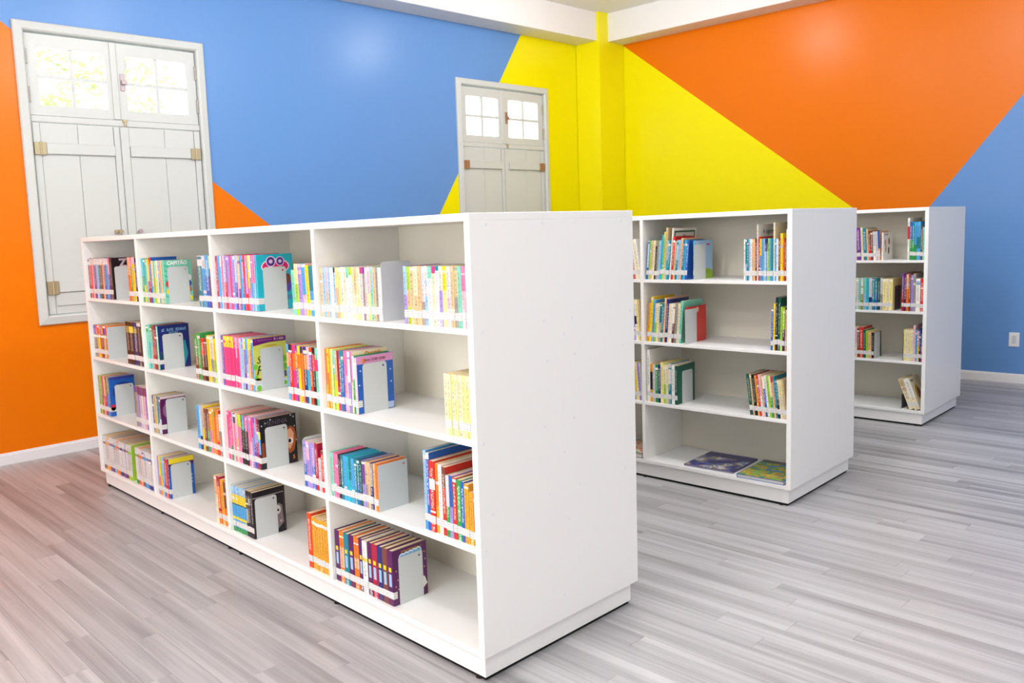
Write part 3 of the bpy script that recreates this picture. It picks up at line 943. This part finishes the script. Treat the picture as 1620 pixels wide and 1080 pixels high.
@art
def art_menina(o, D, t, h):
    text(o, 'MENINA', D * .12, h * .845, 0.032, (92, 84, 94), t)
    for x, z in ((.30, .955), (.93, .93), (.06, .86), (.16, .90), (.95, .74), (.98, .45), (.92, .35), (.80, .38), (.86, .97)):
        decal(o, 'cover_star', disc(D * x, h * z, .0032, .0032, 8), (222, 226, 236), t)
    decal(o, 'cover_hair', [(D * .72, h * .72), (D * .84, h * .76), (D * .95, h * .70), (D * .985, h * .50), (D * .92, h * .26), (D * .80, h * .20), (D * .72, h * .28)], (156, 78, 34), t, .0005)
    decal(o, 'cover_face', [(D * .72, h * .68), (D * .84, h * .71), (D * .92, h * .60), (D * .90, h * .42), (D * .80, h * .29), (D * .72, h * .34)], (226, 164, 128), t, .0008)
    decal(o, 'cover_eye', disc(D * .815, h * .46, .013, .014, 12), (240, 238, 232), t, .0010)
    decal(o, 'cover_eye', disc(D * .80, h * .46, .008, .010, 12), (16, 14, 18), t, .0012)
    decal(o, 'cover_hair', rect(D * .03, D * .11, h * .24, h * .52), (140, 62, 32), t, .0005)
    text(o, '5', D * .86, h * .08, 0.026, (226, 132, 44), t, bold=0.0006)
@art
def art_portrait(o, D, t, h):
    decal(o, 'cover_line', rect(.001, D * .95, h * .865, h * .875), (210, 206, 200), t)
    decal(o, 'cover_face', [(D * .68, h * .60), (D * .80, h * .64), (D * .90, h * .58), (D * .93, h * .20), (D * .74, h * .08), (D * .68, h * .20)], (128, 114, 118), t, .0005)
    decal(o, 'cover_face', disc(D * .76, h * .50, .015, .022), (206, 200, 198), t, .0008)
    decal(o, 'cover_eye', disc(D * .765, h * .49, .006, .006, 10), (40, 34, 40), t, .0010)
    decal(o, 'cover_spot', disc(D * .84, h * .24, .006, .007, 10), (190, 160, 160), t, .0008)
    decal(o, 'cover_frame', rect(D * .955, D * .965, h * .03, h * .95), (90, 74, 80), t)
@art
def art_cloud(o, D, t, h):
    glyphs(o, D * .26, D * .86, h * .925, .006, (206, 160, 40), t, 9, 18)
    for k in range(5):
        decal(o, 'cover_cloud', disc(D * (.28 + .12 * k), h * (.835 + .006 * k), .015, .016), (226, 236, 246), t, .0004 + .00004 * k)
        decal(o, 'cover_cloud', disc(D * (.28 + .12 * k), h * (.832 + .006 * k), .0115, .0115), (120, 176, 214), t, .0008 + .00004 * k)
    for x, z in ((.93, .80), (.95, .66), (.92, .52), (.10, .62), (.14, .45), (.08, .34), (.15, .28)):
        decal(o, 'cover_star', disc(D * x, h * z, .003, .003, 8), (212, 150, 130), t)
    decal(o, 'cover_panel', [(D * .80, h * .10), (D * .99, h * .20), (D * .92, h * .34), (D * .80, h * .38)], (226, 224, 214), t, .0006)
    decal(o, 'cover_panel', [(D * .80, h * .34), (D * .86, h * .36), (D * .80, h * .46)], (222, 206, 60), t, .0007)
@art
def art_bands(o, D, t, h):
    decal(o, 'cover_band', rect(.001, D * .999, h * .87, h * .999), (238, 214, 44), t, .0003)
    decal(o, 'cover_band', rect(.001, D * .999, h * .78, h * .87), (88, 34, 104), t, .0003)
    glyphs(o, D * .82, D * .92, h * .30, .05, (190, 206, 230), t, 10, 3)
@art
def art_tan(o, D, t, h):
    for x, z, c in ((.22, .62, (196, 140, 110)), (.60, .68, (140, 34, 30)), (.28, .40, (206, 150, 120)), (.58, .34, (60, 56, 58))):
        decal(o, 'cover_figure', disc(D * x, h * z, .013, .026, 12), c, t)
    glyphs(o, D * .10, D * .50, h * .90, .010, (110, 120, 100), t, 12, 8)
@art
def art_meadow(o, D, t, h):
    decal(o, 'cover_meadow', rect(.001, D * .999, h * .001, h * .20), (150, 190, 50), t, .0003)
    decal(o, 'cover_meadow', disc(D * .62, h * .20, .060, .014), (150, 190, 50), t, .0003)
    decal(o, 'cover_spot', rect(D * .66, D * .84, h * .87, h * .91), (206, 50, 104), t, .0006)
    decal(o, 'cover_spot', rect(D * .10, D * .26, h * .86, h * .90), (196, 90, 140), t, .0006)
@art
def art_bi(o, D, t, h):
    decal(o, 'cover_frame', rect(D * .05, D * .94, h * .05, h * .95), (56, 92, 58), t, .0003)
    decal(o, 'cover_panel', rect(D * .10, D * .89, h * .08, h * .915), (214, 214, 208), t, .0006)
    text(o, 'BI', D * .40, h * .77, 0.042, (40, 44, 40), t, shear=0.2)
@art
def art_cigarra(o, D, t, h):
    text(o, 'A cigarra', D * .22, h * .84, 0.034, (44, 44, 48), t)
@art
def art_redbutton(o, D, t, h):
    decal(o, 'cover_spot', disc(D * .55, h * .90, .013, .015), (226, 196, 160), t, .0005)
@art
def art_vivo(o, D, t, h):
    text(o, 'V I V O', t * 0.34, h * 0.93, t * 0.98, (226, 120, 206), t, rot='spine')
@art
def art_dark(o, D, t, h):
    decal(o, 'cover_panel', rect(D * .10, D * .80, h * .10, h * .86), (22, 96, 78), t)
@art
def art_sunset(o, D, t, h):
    decal(o, 'cover_panel', disc(D * .45, h * .50, .040, .055), (196, 140, 44), t, .0004)
    decal(o, 'cover_panel', disc(D * .55, h * .42, .030, .050), (110, 56, 40), t, .0007)
    glyphs(o, D * .10, D * .50, h * .86, .014, (60, 50, 44), t, 13, 3)

SHELFNAME = {1: 'top shelf', 2: 'second shelf', 3: 'third shelf', 4: 'bottom shelf'}
CASENAME = {1: 'nearest bookcase', 2: 'middle bookcase', 3: 'farthest bookcase'}
ORD = ['first', 'second', 'third', 'fourth', 'fifth', 'sixth', 'seventh', 'eighth', 'ninth', 'tenth', 'eleventh', 'twelfth']
def ordinal(i):
    if i < 12: return ORD[i]
    n = i + 1
    return '%d%s' % (n, 'st' if n % 10 == 1 and n != 11 else 'nd' if n % 10 == 2 and n != 12 else 'rd' if n % 10 == 3 and n != 13 else 'th')

# row: case, column word, level, side word, y_high, y_low, height, tokens, options
Y4, Y3, Y2, Y1 = (0.875, 0.028), (1.742, 0.901), (2.609, 1.768), (3.426, 2.636)
ROWS = []
def row(case, colw, lv, side, yh, yl, h, toks, **kw):
    ROWS.append(dict(case=case, col=colw, lv=lv, side=side, yh=yh, yl=yl, h=h, books=parse(toks), **kw))

CA, CB, CC, CD = 'leftmost column', 'second column', 'third column', 'rightmost column'
# -- nearest bookcase, top shelf
row(1, CA, 1, 'left', Y1[0], 3.040, .238, 'br^lg84 rd^lg84 lp^lg84 pu^lg84 lb^lg84 te^lg84 br^lg84 pe^lg84 bl^lg84 sk^lg84 pu^pk60 dk', art={-1: 'art_z'}, lastD=.150, endx=.033, end=1)
row(1, CA, 1, 'right', 2.800, Y1[1], .242, 'or^pe60 ol^pk80 ye^lp85 nv or')
row(1, CB, 1, 'left', Y2[0], 2.327, .222, 'gn^tq60=1.06 ye^tq40=1.05 mt=1.03 rd^ye50=1.03 bl^rd85=1.08 mt^cr40 lm^mt60 cr tq^lb50 pe mt', art={-1: 'art_capitao'}, lastD=.152, endx=.039, end=1)
row(1, CB, 1, 'right', 1.935, Y2[1], .247, 'te^lg80 sk^lg75 bl^sk60 br^ye75')
row(1, CC, 1, 'left', Y3[0], 1.369, .244, 'cm sk lb^wh80 pk lb^wh50 rd^lv50 lv pk^lv60 hp lv sk^lv50 pu^lb50 lp pu^pe40 sk te^pk60 hp^rd60 rd^lv30 pk^ye40 lv^wh60 sk^pk50 lb^pk50 tq^sk80', art={-1: 'art_logo'}, lastD=.180, endx=.050, end=1, wrap=.03)
row(1, CC, 1, 'right', 1.085, Y3[1], .208, 'mt=.88 lm^py60 lv^lp80 lp^sk40 ye=.97 sk^te50=.95 nv^sk60=.95', lean=2)
row(1, CD, 1, 'left', Y4[0], 0.485, .194, 'tn lb pe^lp50 lb wh lb^nv90 pe^py60 py lg^wh60 cr wh^mt80 wh^lm85 cr^py75 cr^tn50 py^cr40 lg^hp88 gy^pu88 lp^lg50 py^lp50 mt^lb60 tn gy wh', end=2)
row(1, CD, 1, 'right', 0.359, Y4[1], .199, 'lv^lb50 lm^pe30-60 tn tn^cr50 pe gy^lg40 lb^lg50 wh^mt80 cr^hp88 wh^te88 lv^lg60 py^ye60 lp^lg50 tn gy^tn50 mt lp^pk60 gy^lg50')
# -- second shelf
row(1, CA, 2, 'left', Y1[0], 3.206, .195, 'ol!^pu72 pu!^hp72 ye!^or72 or!^lv72 br!^or72 tn!^pu72 or!^hp72', end=3)
row(1, CA, 2, 'right', 2.905, Y1[1], .240, 'dk^ol75-90 dk^ye75-90 nv^ol75-90 dk^lg92 dk^ol70-88')
row(1, CB, 2, 'left', Y2[0], 2.468, .238, 'mt^gn85 tq^mt60 mt^gn85 rd^br50 cm br^vi50 nv^mt0-99', art={-1: 'art_navy'}, lastD=.176, endx=.044, end=1, wrap=.03)
row(1, CB, 2, 'right', 2.030, Y2[1], .224, 'br^gn50 gn=1.04 br^rd60=.93 dk^br60=.94 ye gy^lg50 lm^ye50=.96 br=.94')
row(1, CC, 2, 'left', Y3[0], 1.440, .234, 'pu hp^ye78*5 hp^pk78 hp^lp60 hp^pk80 lb lb^lv80 pu^ye78 lb^sk50 pe^ye78 or^ye78 lm^sk0-99', art={-1: 'art_script'}, lastD=.168, endx=.050, end=1, wrap=.03)
row(1, CC, 2, 'right', 1.161, Y3[1], .234, 'sk^pe60-85 rd^dk85 hp^or55-85 pu^or60-88 ye^or60-85 or^nv88 nv^or60-85 tq^lp60 ro^pu60-88 dk^rd60-88 mt^hp60-80 lp')
row(1, CD, 2, 'left', Y4[0], 0.662, .236, 'am^or40 or^ye60 am py lm^mt60 ye^tn50 hp^cm40 te bl^te80 pk lp^pk60 lv^wh50 cr^pk50 gn^wh60=.93 bl^lp0-99=.92', art={-1: 'art_diary', -3: 'art_cream'}, lastD=.174, endx=.044, end=1, wrap=.022)
row(1, CD, 2, 'right', 0.170, Y4[1], .206, 'cr py^cr60 cr^py70 py^cr60 cr py py^cr80 cr')
# -- third shelf
row(1, CA, 3, 'left', Y1[0], 3.236, .238, 'ol lm br^ol50 pe^hp40 rd^pe50 pu^br50 sk^lm60 bl', art={-1: 'art_blue'}, lastD=.154, endx=.048, end=1, wrap=.03)
row(1, CA, 3, 'right', 2.850, Y1[1], .234, 'gy^pu85 lv^br80 lg^pu80 lp^br80 lv^pu80 lp^pu80')
row(1, CB, 3, 'left', Y2[0], 2.505, .206, 'nv am^tn50 gn^dg50 tn te lg^te30 vi^lg0-40', art={-1: 'art_plum'}, lastD=.144, endx=.050, end=1, wrap=.03)
row(1, CB, 3, 'right', 2.061, Y2[1], .224, 'sk nv^lb30 ye^tn50 br=.96 gn^br50=.95 pk^am50 am or^ol85=.97 rd^or30 gy^wh60=.92 lm^ye50=.9')
row(1, CC, 3, 'left', Y3[0], 1.431, .232, 'hp pk^hp60 gn^hp30 lp^lb80 pk^dk80 pe^lp50 pk^lm75 pk^ye75 dk^gn70 dk^sk70 dk^hp70 dk^pk70 pk^lv70 lp^pk50 lv^hp60 bl^pu75 pu^lv50 cm^sk55-75 dk^sk30-60^ye60-75', art={-1: 'art_menina'}, lastD=.188, endx=.043, end=1, wrap=.03)
row(1, CC, 3, 'right', 1.075, Y3[1], .192, 'bl^lv50 lv^lp60 lv bl^lv50 cm=1.03 lg=.72 rd^br92=.9 ro=.9', endleft=1)
row(1, CD, 3, 'left', Y4[0], 0.563, .178, 'mt pk pk dk te sk tq tq^te50 sk te bl^te50 dg lv^pu50 gy^tn50 pe nv^gy50 pe or', hard=1, pagecol=1, end=4)
row(1, CD, 3, 'right', 0.297, Y4[1], .284, 'sk^lb20=1.0 bl^wh92=.98 rd^wh60-75=.88w1.7 am^or40=.86 wh=.86 rd^br70=.84w1.3 gn^lg50=.76 lv^bl50=.76 rd=.745 gn=.735w1.5 bl=.73 am=.72w1.3 am=.63w1.3 ro=.62w1.3')
# -- bottom shelf
row(1, CA, 4, 'left', Y1[0], 2.979, .212, 'br~ am~ am~ pu~ vi~ sk~ or~ or~ nv~ vi~ pu~ br~ lm~ lm~')
row(1, CA, 4, 'middle', 2.919, Y1[1] + .001, .216, 'gn~ or~ or~ bl~ sk~ bl~ nv~ bl~ dg~')
row(1, CB, 4, 'left', Y2[0], 2.455, .218, 'lv or^ye50 ye^lm50 lb bl^sk40 rdw1.8 bl^nv50', art={-1: 'art_bands'}, lastD=.142, endx=.028, end=1, wrap=.02)
row(1, CB, 4, 'right', 1.917, Y2[1] + .008, .236, 'cr^pe60 cm^or0-80 am=.95 or^br40=.93 am^rd70-88=.93', lean=1.5)
row(1, CC, 4, 'left', Y3[0], 1.542, .222, 'sk@*6 dk^gy30-60 dk^gy70-85 dk', art={-1: 'art_portrait'}, lastD=.170, endx=.028, end=1)
row(1, CC, 4, 'right', 1.077, Y3[1], .224, 'ro=1.06w1.7 am^wh86-92*8')
row(1, CD, 4, 'left', Y4[0], 0.498, .212, 'vi# or^pe30-70 te# vi# or^pe40-60 vi# wh^ye62-68 vi# cm# nv# br# vi#', hard=1, art={-1: 'art_cloud'}, lastD=.166, endx=.044, end=5, wrap=.018)
# -- middle bookcase
R2, L2 = 'right column', 'left column'
row(2, L2, 1, 'visible', 0.968, 0.902, .235, 'sk=.85 rd tn wh cr wh', lean=9)
row(2, R2, 1, 'left', 0.872, 0.607, .222, 'bl^lb30 lm tn cr dk=.85 gy=.86 lb tq=1.15 lm^ye85=1.22 tn=1.32 tq^lb50 te wh=1.30 rd=1.1 tn=.97 te^lb50 lb=1.0 pe=1.05 te=1.0 sk=1.0 bl=.98', lean=-5, art={12: 'art_bi'})
row(2, R2, 1, 'bookend', 0.566, 0.557, .215, 'lb^sk60', art={-1: 'art_meadow'}, end=6, D=.20)
row(2, R2, 1, 'right', 0.269, Y4[1], .218, 'wh lb^te40 te lb wh tn^pe50 pe br wh=1.34 rd=1.05 ye^sk0-60 sk lb nv^lb0-70 nv^lb0-70 lm sk sk^te20 cr=1.39 sk wh br=1.05 ye=1.12w1.5 or br wh=1.2', art={8: 'art_cigarra'})
row(2, L2, 2, 'visible', 0.975, 0.902, .240, 'te lv wh^dk40-60 py tn', lean=4)
row(2, R2, 2, 'left', 0.872, 0.647, .225, 'am ye=1.17 sk=1.08 lm^cr50 cr tn^te50 te pe=1.15 nv=1.12 cr wh br^cr50 gy cr=1.02 mt=1.08', lean=-4.5)
row(2, R2, 2, 'bookend', 0.616, 0.609, .205, 'rd', art={-1: 'art_redbutton'}, end=6, D=.215, endx=.0)
row(2, R2, 2, 'right', 0.120, Y4[1] + 0.007, .262, 'bl=.84 ye=.93 dk=1.06 dg=1.06w1.3 lm=.88 vi^lm50=.86 tn=.82', lean=-1.0)
row(2, L2, 3, 'visible', 0.970, 0.902, .225, 'te lb ye py lv lg', lean=5)
row(2, R2, 3, 'left', 0.872, 0.672, .225, 'wh=1.36 am^dk30-80 lg=.98 gn nv py=1.05 lm^cr50 cr te^lg50=1.05 wh=1.02 dg', art={-1: 'art_dark'}, endx=.070, end=1, hard=0)
row(2, R2, 3, 'right', 0.232, Y4[1], .222, 'dgw1.6 tn dkw1.3 am=.97 rd wh^lp50 pe bl^wh70=.97 wh lm gn^cr50 pe^rd85 te dk^te50=.93 cr=.92 cr^py60=.92 tn=.92', lean=6.5)
# -- farthest bookcase
R3 = 'right column'
row(3, R3, 1, 'left', 0.545, 0.318, .238, 'cr te cr tn puw1.9 cr te=.98w1.5 tn=.97 rd^br50=.9 br=.9 wh^lg50=.88 lg=.88 pe^bl40=.88', lean=3, art={4: 'art_vivo'})
row(3, R3, 1, 'bookend', 0.312, 0.300, .196, 'wh', art={-1: 'art_tan'}, D=.19)
row(3, R3, 1, 'right', 0.140, Y4[1], .268, 'wh^rd50-80=1.1 bl^gn0-55 gn^te50 sk^gn0-40 sk^te30-60w1.6 br=.88 mt=.85')
row(3, R3, 2, 'left', 0.545, 0.232, .232, 'te^lb50 lb gn^ye40 lg mt ol^lg50 lb^mt50 tq lg^nv20-40 te bl^te50 dg gy^lg50 py=.97w1.3 cr=.97 py=.97w1.4', end=7)
row(3, R3, 2, 'right', 0.171, Y4[1], .268, 'cm^pu50 vi=1.0 or^pe60=.97 br lv=.95 gy wh^sk82-92=.86w2 rd=.86w1.6')
row(3, R3, 3, 'left', 0.545, 0.352, .226, 'cr wh lp cr^lp50 br=.95 rd=1.0w1.3 dg=.92 lm=.88 pe=.86 dk=.84', lean=1, end=1)
row(3, R3, 3, 'right', 0.152, Y4[1], .226, 'py cr cr py cr lp=1.14 sk ye^lp50=.98 nv=1.08 rd^nv50', endleft=2)
row(3, R3, 4, 'right', 0.106, 0.030, .232, 'cr^tn60 cr^wh40', lean=21, art={-1: 'art_sunset'}, endleft=3)

# ---- lay out every row
INSET = 0.018
PLAN = []
for ri, r in enumerate(ROWS):
    n = len(r['books'])
    q = random.Random(100 + ri)
    lean = math.radians(r.get('lean', 0))
    wid = [bk['w'] * q.uniform(0.88, 1.12) for bk in r['books']]
    span = (r['yh'] - r['yl']) * math.cos(lean)
    if lean > 0 and r['lv'] == 4 and r['case'] == 3: span -= 0.0
    tot = sum(wid)
    y = r['yh']
    for i, bk in enumerate(r['books']):
        t = wid[i] / tot * span - 0.0005
        h = r['h'] * bk['h'] * q.uniform(0.992, 1.008)
        foot = t / math.cos(lean)
        step = (wid[i] / tot * span) / math.cos(lean)
        yc = y - step / 2
        y -= step
        D = r.get('D', 0) or min(0.155 + 0.09 * (h - 0.19) / 0.09, 0.26) * q.uniform(0.97, 1.03)
        if 'lastD' in r: D = r['lastD'] if i == n - 1 else min(D, r['lastD'] * q.uniform(0.95, 0.99))
        if (i in r.get('art', {})) or (i - n in r.get('art', {}) and i < n - 1):
            t -= 0.0024; yc += 0.0011
        PLAN.append(dict(row=ri, i=i, n=n, t=t, h=h, D=D, y=yc, lean=lean, z=SHELF[r['lv']], x=INSET + q.uniform(-0.002, 0.002), bk=bk, seed=ri * 100 + i))
# rows ranked by how large their books show; the smallest rows past the limit become one heap of far books
def shown(p):
    r = ROWS[p['row']]
    A = to_px(case_point(r['case'], p['x'], p['y'] + p['t'] / 2, p['z'])); B = to_px(case_point(r['case'], p['x'], p['y'] - p['t'] / 2, p['z']))
    T = to_px(case_point(r['case'], p['x'], p['y'], p['z'] + p['h']))
    return abs(A[0] - B[0]) * abs(A[1] - T[1])
for ri, r in enumerate(ROWS):
    a = [shown(p) for p in PLAN if p['row'] == ri]
    r['size'] = sum(a) / len(a)
order = sorted(range(len(ROWS)), key=lambda i: -ROWS[i]['size'])
keep, total = set(), 0
for i in order:
    if total + len(ROWS[i]['books']) <= 292:
        keep.add(i); total += len(ROWS[i]['books'])
print('BOOKS', len(PLAN), 'kept', total, 'rows as far books', [(ROWS[i]['case'], ROWS[i]['col'], ROWS[i]['lv'], ROWS[i]['side'], len(ROWS[i]['books'])) for i in range(len(ROWS)) if i not in keep])

heap = Geo()
KINDW = {0: 'paperback', 1: 'hardback'}
for p in PLAN:
    r = ROWS[p['row']]
    bk = p['bk']
    ox, oy, ang = CASES[r['case']]
    hard = r.get('hard', 0)
    last = p['i'] == p['n'] - 1
    a_ = r.get('art', {})
    aname = a_.get(p['i'] - p['n']) or a_.get(p['i'])
    cov, pag, lab = book_geo(p['D'], p['t'], p['h'], bk['base'], bk['bands'], hard, r.get('wrap', 0) if last else 0, p['seed'], not (aname in ('art_bi', 'art_cigarra', 'art_tan', 'art_redbutton')), bk['patch'])
    lift = p['t'] / 2 * abs(math.sin(p['lean'])) + (0.0016 if r.get('end') and (p['y'] - p['t'] / 2 - r['yl']) < 0.102 else 0.0) + 0.0002
    loc = case_point(r['case'], p['x'], p['y'], p['z'] + lift)
    M = Matrix.Translation(loc) @ Matrix.Rotation(ang, 4, 'Z') @ Matrix.Rotation(-p['lean'], 4, 'X')
    if p['row'] in keep or aname:
        me = cov.mesh('book', [M_COVER])
        o = bpy.data.objects.new('book', me)
        o.matrix_world = M
        link(o)
        for g, nm, m in ((pag, 'pages', M_PAGE), (lab, 'spine_label', M_TAG)):
            if not g.f: continue
            g.mi = [0] * len(g.mi)
            c = bpy.data.objects.new(nm, g.mesh(nm, [m]))
            link(c, o)
        if aname:
            ART[aname](o, p['D'], p['t'], p['h'])
        cname = PAL[bk['base']][1]
        if p['n'] == 1:
            lab_txt = '%s book standing beside the bookend, %s, %s, %s' % (cname, SHELFNAME[r['lv']], r['col'], CASENAME[r['case']])
        elif last and aname and r.get('end') and p['n'] > 1:
            lab_txt = '%s book, cover behind the bookend, %s row, %s, %s, %s' % (cname, r['side'], SHELFNAME[r['lv']], r['col'], CASENAME[r['case']])
        else:
            lab_txt = '%s %s, %s from left in %s row, %s, %s, %s' % (cname, KINDW[hard], ordinal(p['i']), r['side'], SHELFNAME[r['lv']], r['col'], CASENAME[r['case']])
        tag(o, lab_txt, 'book', '%s row of books, %s, %s, %s' % (r['side'], SHELFNAME[r['lv']], r['col'], CASENAME[r['case']]))
    else:
        for g in (cov, pag, lab):
            g.transformed(M)
            k = len(heap.v)
            heap.v += g.v; heap.f += [tuple(i + k for i in f) for f in g.f]; heap.mi += g.mi; heap.col += g.col; heap.ink += g.ink; heap.uv += g.uv
if heap.f:
    o = bpy.data.objects.new('far_books', heap.mesh('far_books', [M_COVER, M_PAGE, M_TAG]))
    link(o)
    tag(o, 'the remaining books in the rows that show smallest on all three bookcases', 'books', kind='stuff')

# title letters down the spine of one book in the farthest bookcase
# ---- bookends
def make_bookend(case, y, lv, label, h=0.19, d=0.13, x=0.018, m=M_BEND, hole=True, foot=+1, r=0.014, fl=0.10):
    ox, oy, ang = CASES[case]
    root = empty('bookend', case_point(case, x, y, SHELF[lv] + 0.0002), ang)
    tag(root, label, 'bookend', 'metal bookends on the shelves')
    hl = [[(d - 0.016 + 0.0045 * math.cos(k * math.pi / 6), h - 0.016 + 0.0045 * math.sin(k * math.pi / 6)) for k in range(12)]] if hole else []
    me = plate_mesh('upright_plate', round_rect(0, d, 0, h, r, 'cd'), hl, -0.0012, 0.0)
    me.materials.append(m)
    link(bpy.data.objects.new('upright_plate', me), root)
    b = MB()
    b.box(0.004, d - 0.004, -0.0006, fl, 0.0, 0.0011)
    b.build('base_plate', m, root)
    return root
def endlabel(r, side, look):
    return '%s bookend %s, %s, %s, %s' % (look, side, SHELFNAME[r['lv']], r['col'], CASENAME[r['case']])
for r in ROWS:
    k = r.get('end')
    if k:
        y = r['yl'] - 0.0012 - r.get('endgap', 0)
        kw = dict(h=0.190, d=0.114, x=r.get('endx', 0.018))
        look = 'light grey metal'
        if k == 2: kw = dict(h=0.214, d=0.138, hole=False)
        if k == 3: kw = dict(h=0.190, d=0.135, hole=False, r=0.006)
        if k == 4: kw = dict(h=0.178, d=0.140, r=0.006)
        if k == 5: kw = dict(h=0.182, d=0.116, r=0.006, x=0.044)
        if k == 6: kw = dict(h=0.195, d=0.125, hole=False, r=0.004, x=r.get('endx', 0.01), fl=0.007)
        if k == 7: kw = dict(h=0.175, d=0.120, hole=False, m=M_BENDDK, x=0.06); look = 'dark grey metal'
        make_bookend(r['case'], y, r['lv'], endlabel(r, 'right of the left row', look), **kw)
    k = r.get('endleft')
    if k:
        y = r['yh'] + 0.0025
        if k == 1: make_bookend(1, y, r['lv'], endlabel(r, 'left of the right row', 'white metal'), h=0.205, d=0.14, hole=False, r=0.018, fl=0.006)
        if k == 2: make_bookend(3, y, r['lv'], endlabel(r, 'left of the right row', 'dark grey metal'), h=0.205, d=0.13, hole=False, m=M_BENDDK, fl=0.006)
        if k == 3: make_bookend(3, 0.160, r['lv'], endlabel(r, 'under two leaning books', 'dark grey metal'), h=0.105, d=0.13, hole=False, m=M_BENDDK, fl=0.006, x=0.03)

# ---- books lying flat on the bottom shelf of the middle bookcase
def flat_cover(kind):
    def f(nt, b):
        tc = N(nt, 'ShaderNodeTexCoord')
        no = N(nt, 'ShaderNodeTexNoise', i_Scale={'sea': 9.0, 'map': 17.0}.get(kind, 20.0), i_Detail=3.0)
        nt.links.new(tc.outputs['Object'], no.inputs['Vector'])
        sp = N(nt, 'ShaderNodeSeparateXYZ')
        nt.links.new(tc.outputs['Object'], sp.inputs[0])
        cr = N(nt, 'ShaderNodeValToRGB')
        cr.color_ramp.interpolation = 'CONSTANT'
        if kind == 'sea':
            st = ((0, (44, 40, 112)), (.44, (88, 96, 170)), (.5, (150, 140, 96)), (.55, (206, 208, 220)), (.60, (60, 70, 150)))
        elif kind == 'map':
            st = ((0, (40, 130, 190)), (.40, (90, 150, 50)), (.47, (206, 176, 50)), (.54, (196, 96, 60)), (.58, (120, 180, 70)))
        else:
            st = ((0, (226, 216, 190)), (.42, (206, 120, 70)), (.5, (236, 232, 214)), (.58, (120, 150, 110)))
        el = cr.color_ramp.elements
        el[0].position, el[0].color = st[0][0], (*lin(st[0][1]), 1)
        el[1].position, el[1].color = st[1][0], (*lin(st[1][1]), 1)
        for p_, c_ in st[2:]:
            e = el.new(p_); e.color = (*lin(c_), 1)
        nt.links.new(no.outputs['Fac'], cr.inputs[0])
        top = {'sea': (40, 34, 104), 'map': (74, 60, 56), 'story': (150, 130, 96)}[kind]
        f_ = math_node(nt, 'GREATER_THAN', sp.outputs[0], {'sea': 0.24, 'map': 0.30, 'story': 0.25}[kind])
        nt.links.new(mix_col(nt, f_, cr.outputs[0], lin(top)), b.inputs['Base Color'])
    return mat('cover_print_' + kind, rough=0.3, spec=0.45, setup=f)
def flat_book(case, x, y, rz, sx, sy, th, z, cov_rgb, kind, label):
    ox, oy, ang = CASES[case]
    o = MB()
    o.bbox(0, sx, 0, sy, 0, 0.0025, 0.0006); o.bbox(0, sx, 0, sy, th - 0.0025, th, 0.0006); o.bbox(0, sx, sy - 0.003, sy, 0.0008, th - 0.0008, 0.0006)
    root = o.build('book', flat(cov_rgb), None, case_point(case, x, y, z), ang + rz)
    tag(root, label, 'book', 'books lying flat in the middle bookcase')
    g = MB(); g.box(0.004, sx - 0.004, 0.004, sy - 0.003, 0.0025, th - 0.0025); g.build('pages', mat('paper_pages_white', (226, 222, 214), 0.8, 0.1), root)
    g = MB(); g.box(0.003, sx - 0.003, 0.003, sy - 0.004, th, th + 0.0003); g.build('cover_print', flat_cover(kind), root)
    return root
flat_book(2, 0.045, 0.345, math.radians(2.5), 0.330, 0.295, 0.010, SHELF[4] + 0.0002, (40, 40, 110), 'sea', 'purple-blue picture book lying flat, left of the blue one, middle bookcase')
flat_book(2, 0.006, 0.040, math.radians(1.5), 0.350, 0.260, 0.020, SHELF[4] + 0.0002, (26, 88, 166), 'map', 'blue book with green and yellow cover lying flat, middle bookcase')
flat_book(2, 0.010, 0.912, math.radians(0.5), 0.280, 0.210, 0.030, SHELF[4] + 0.0002, (40, 40, 46), 'story', 'thick pale picture book lying flat beside the divider, middle bookcase')
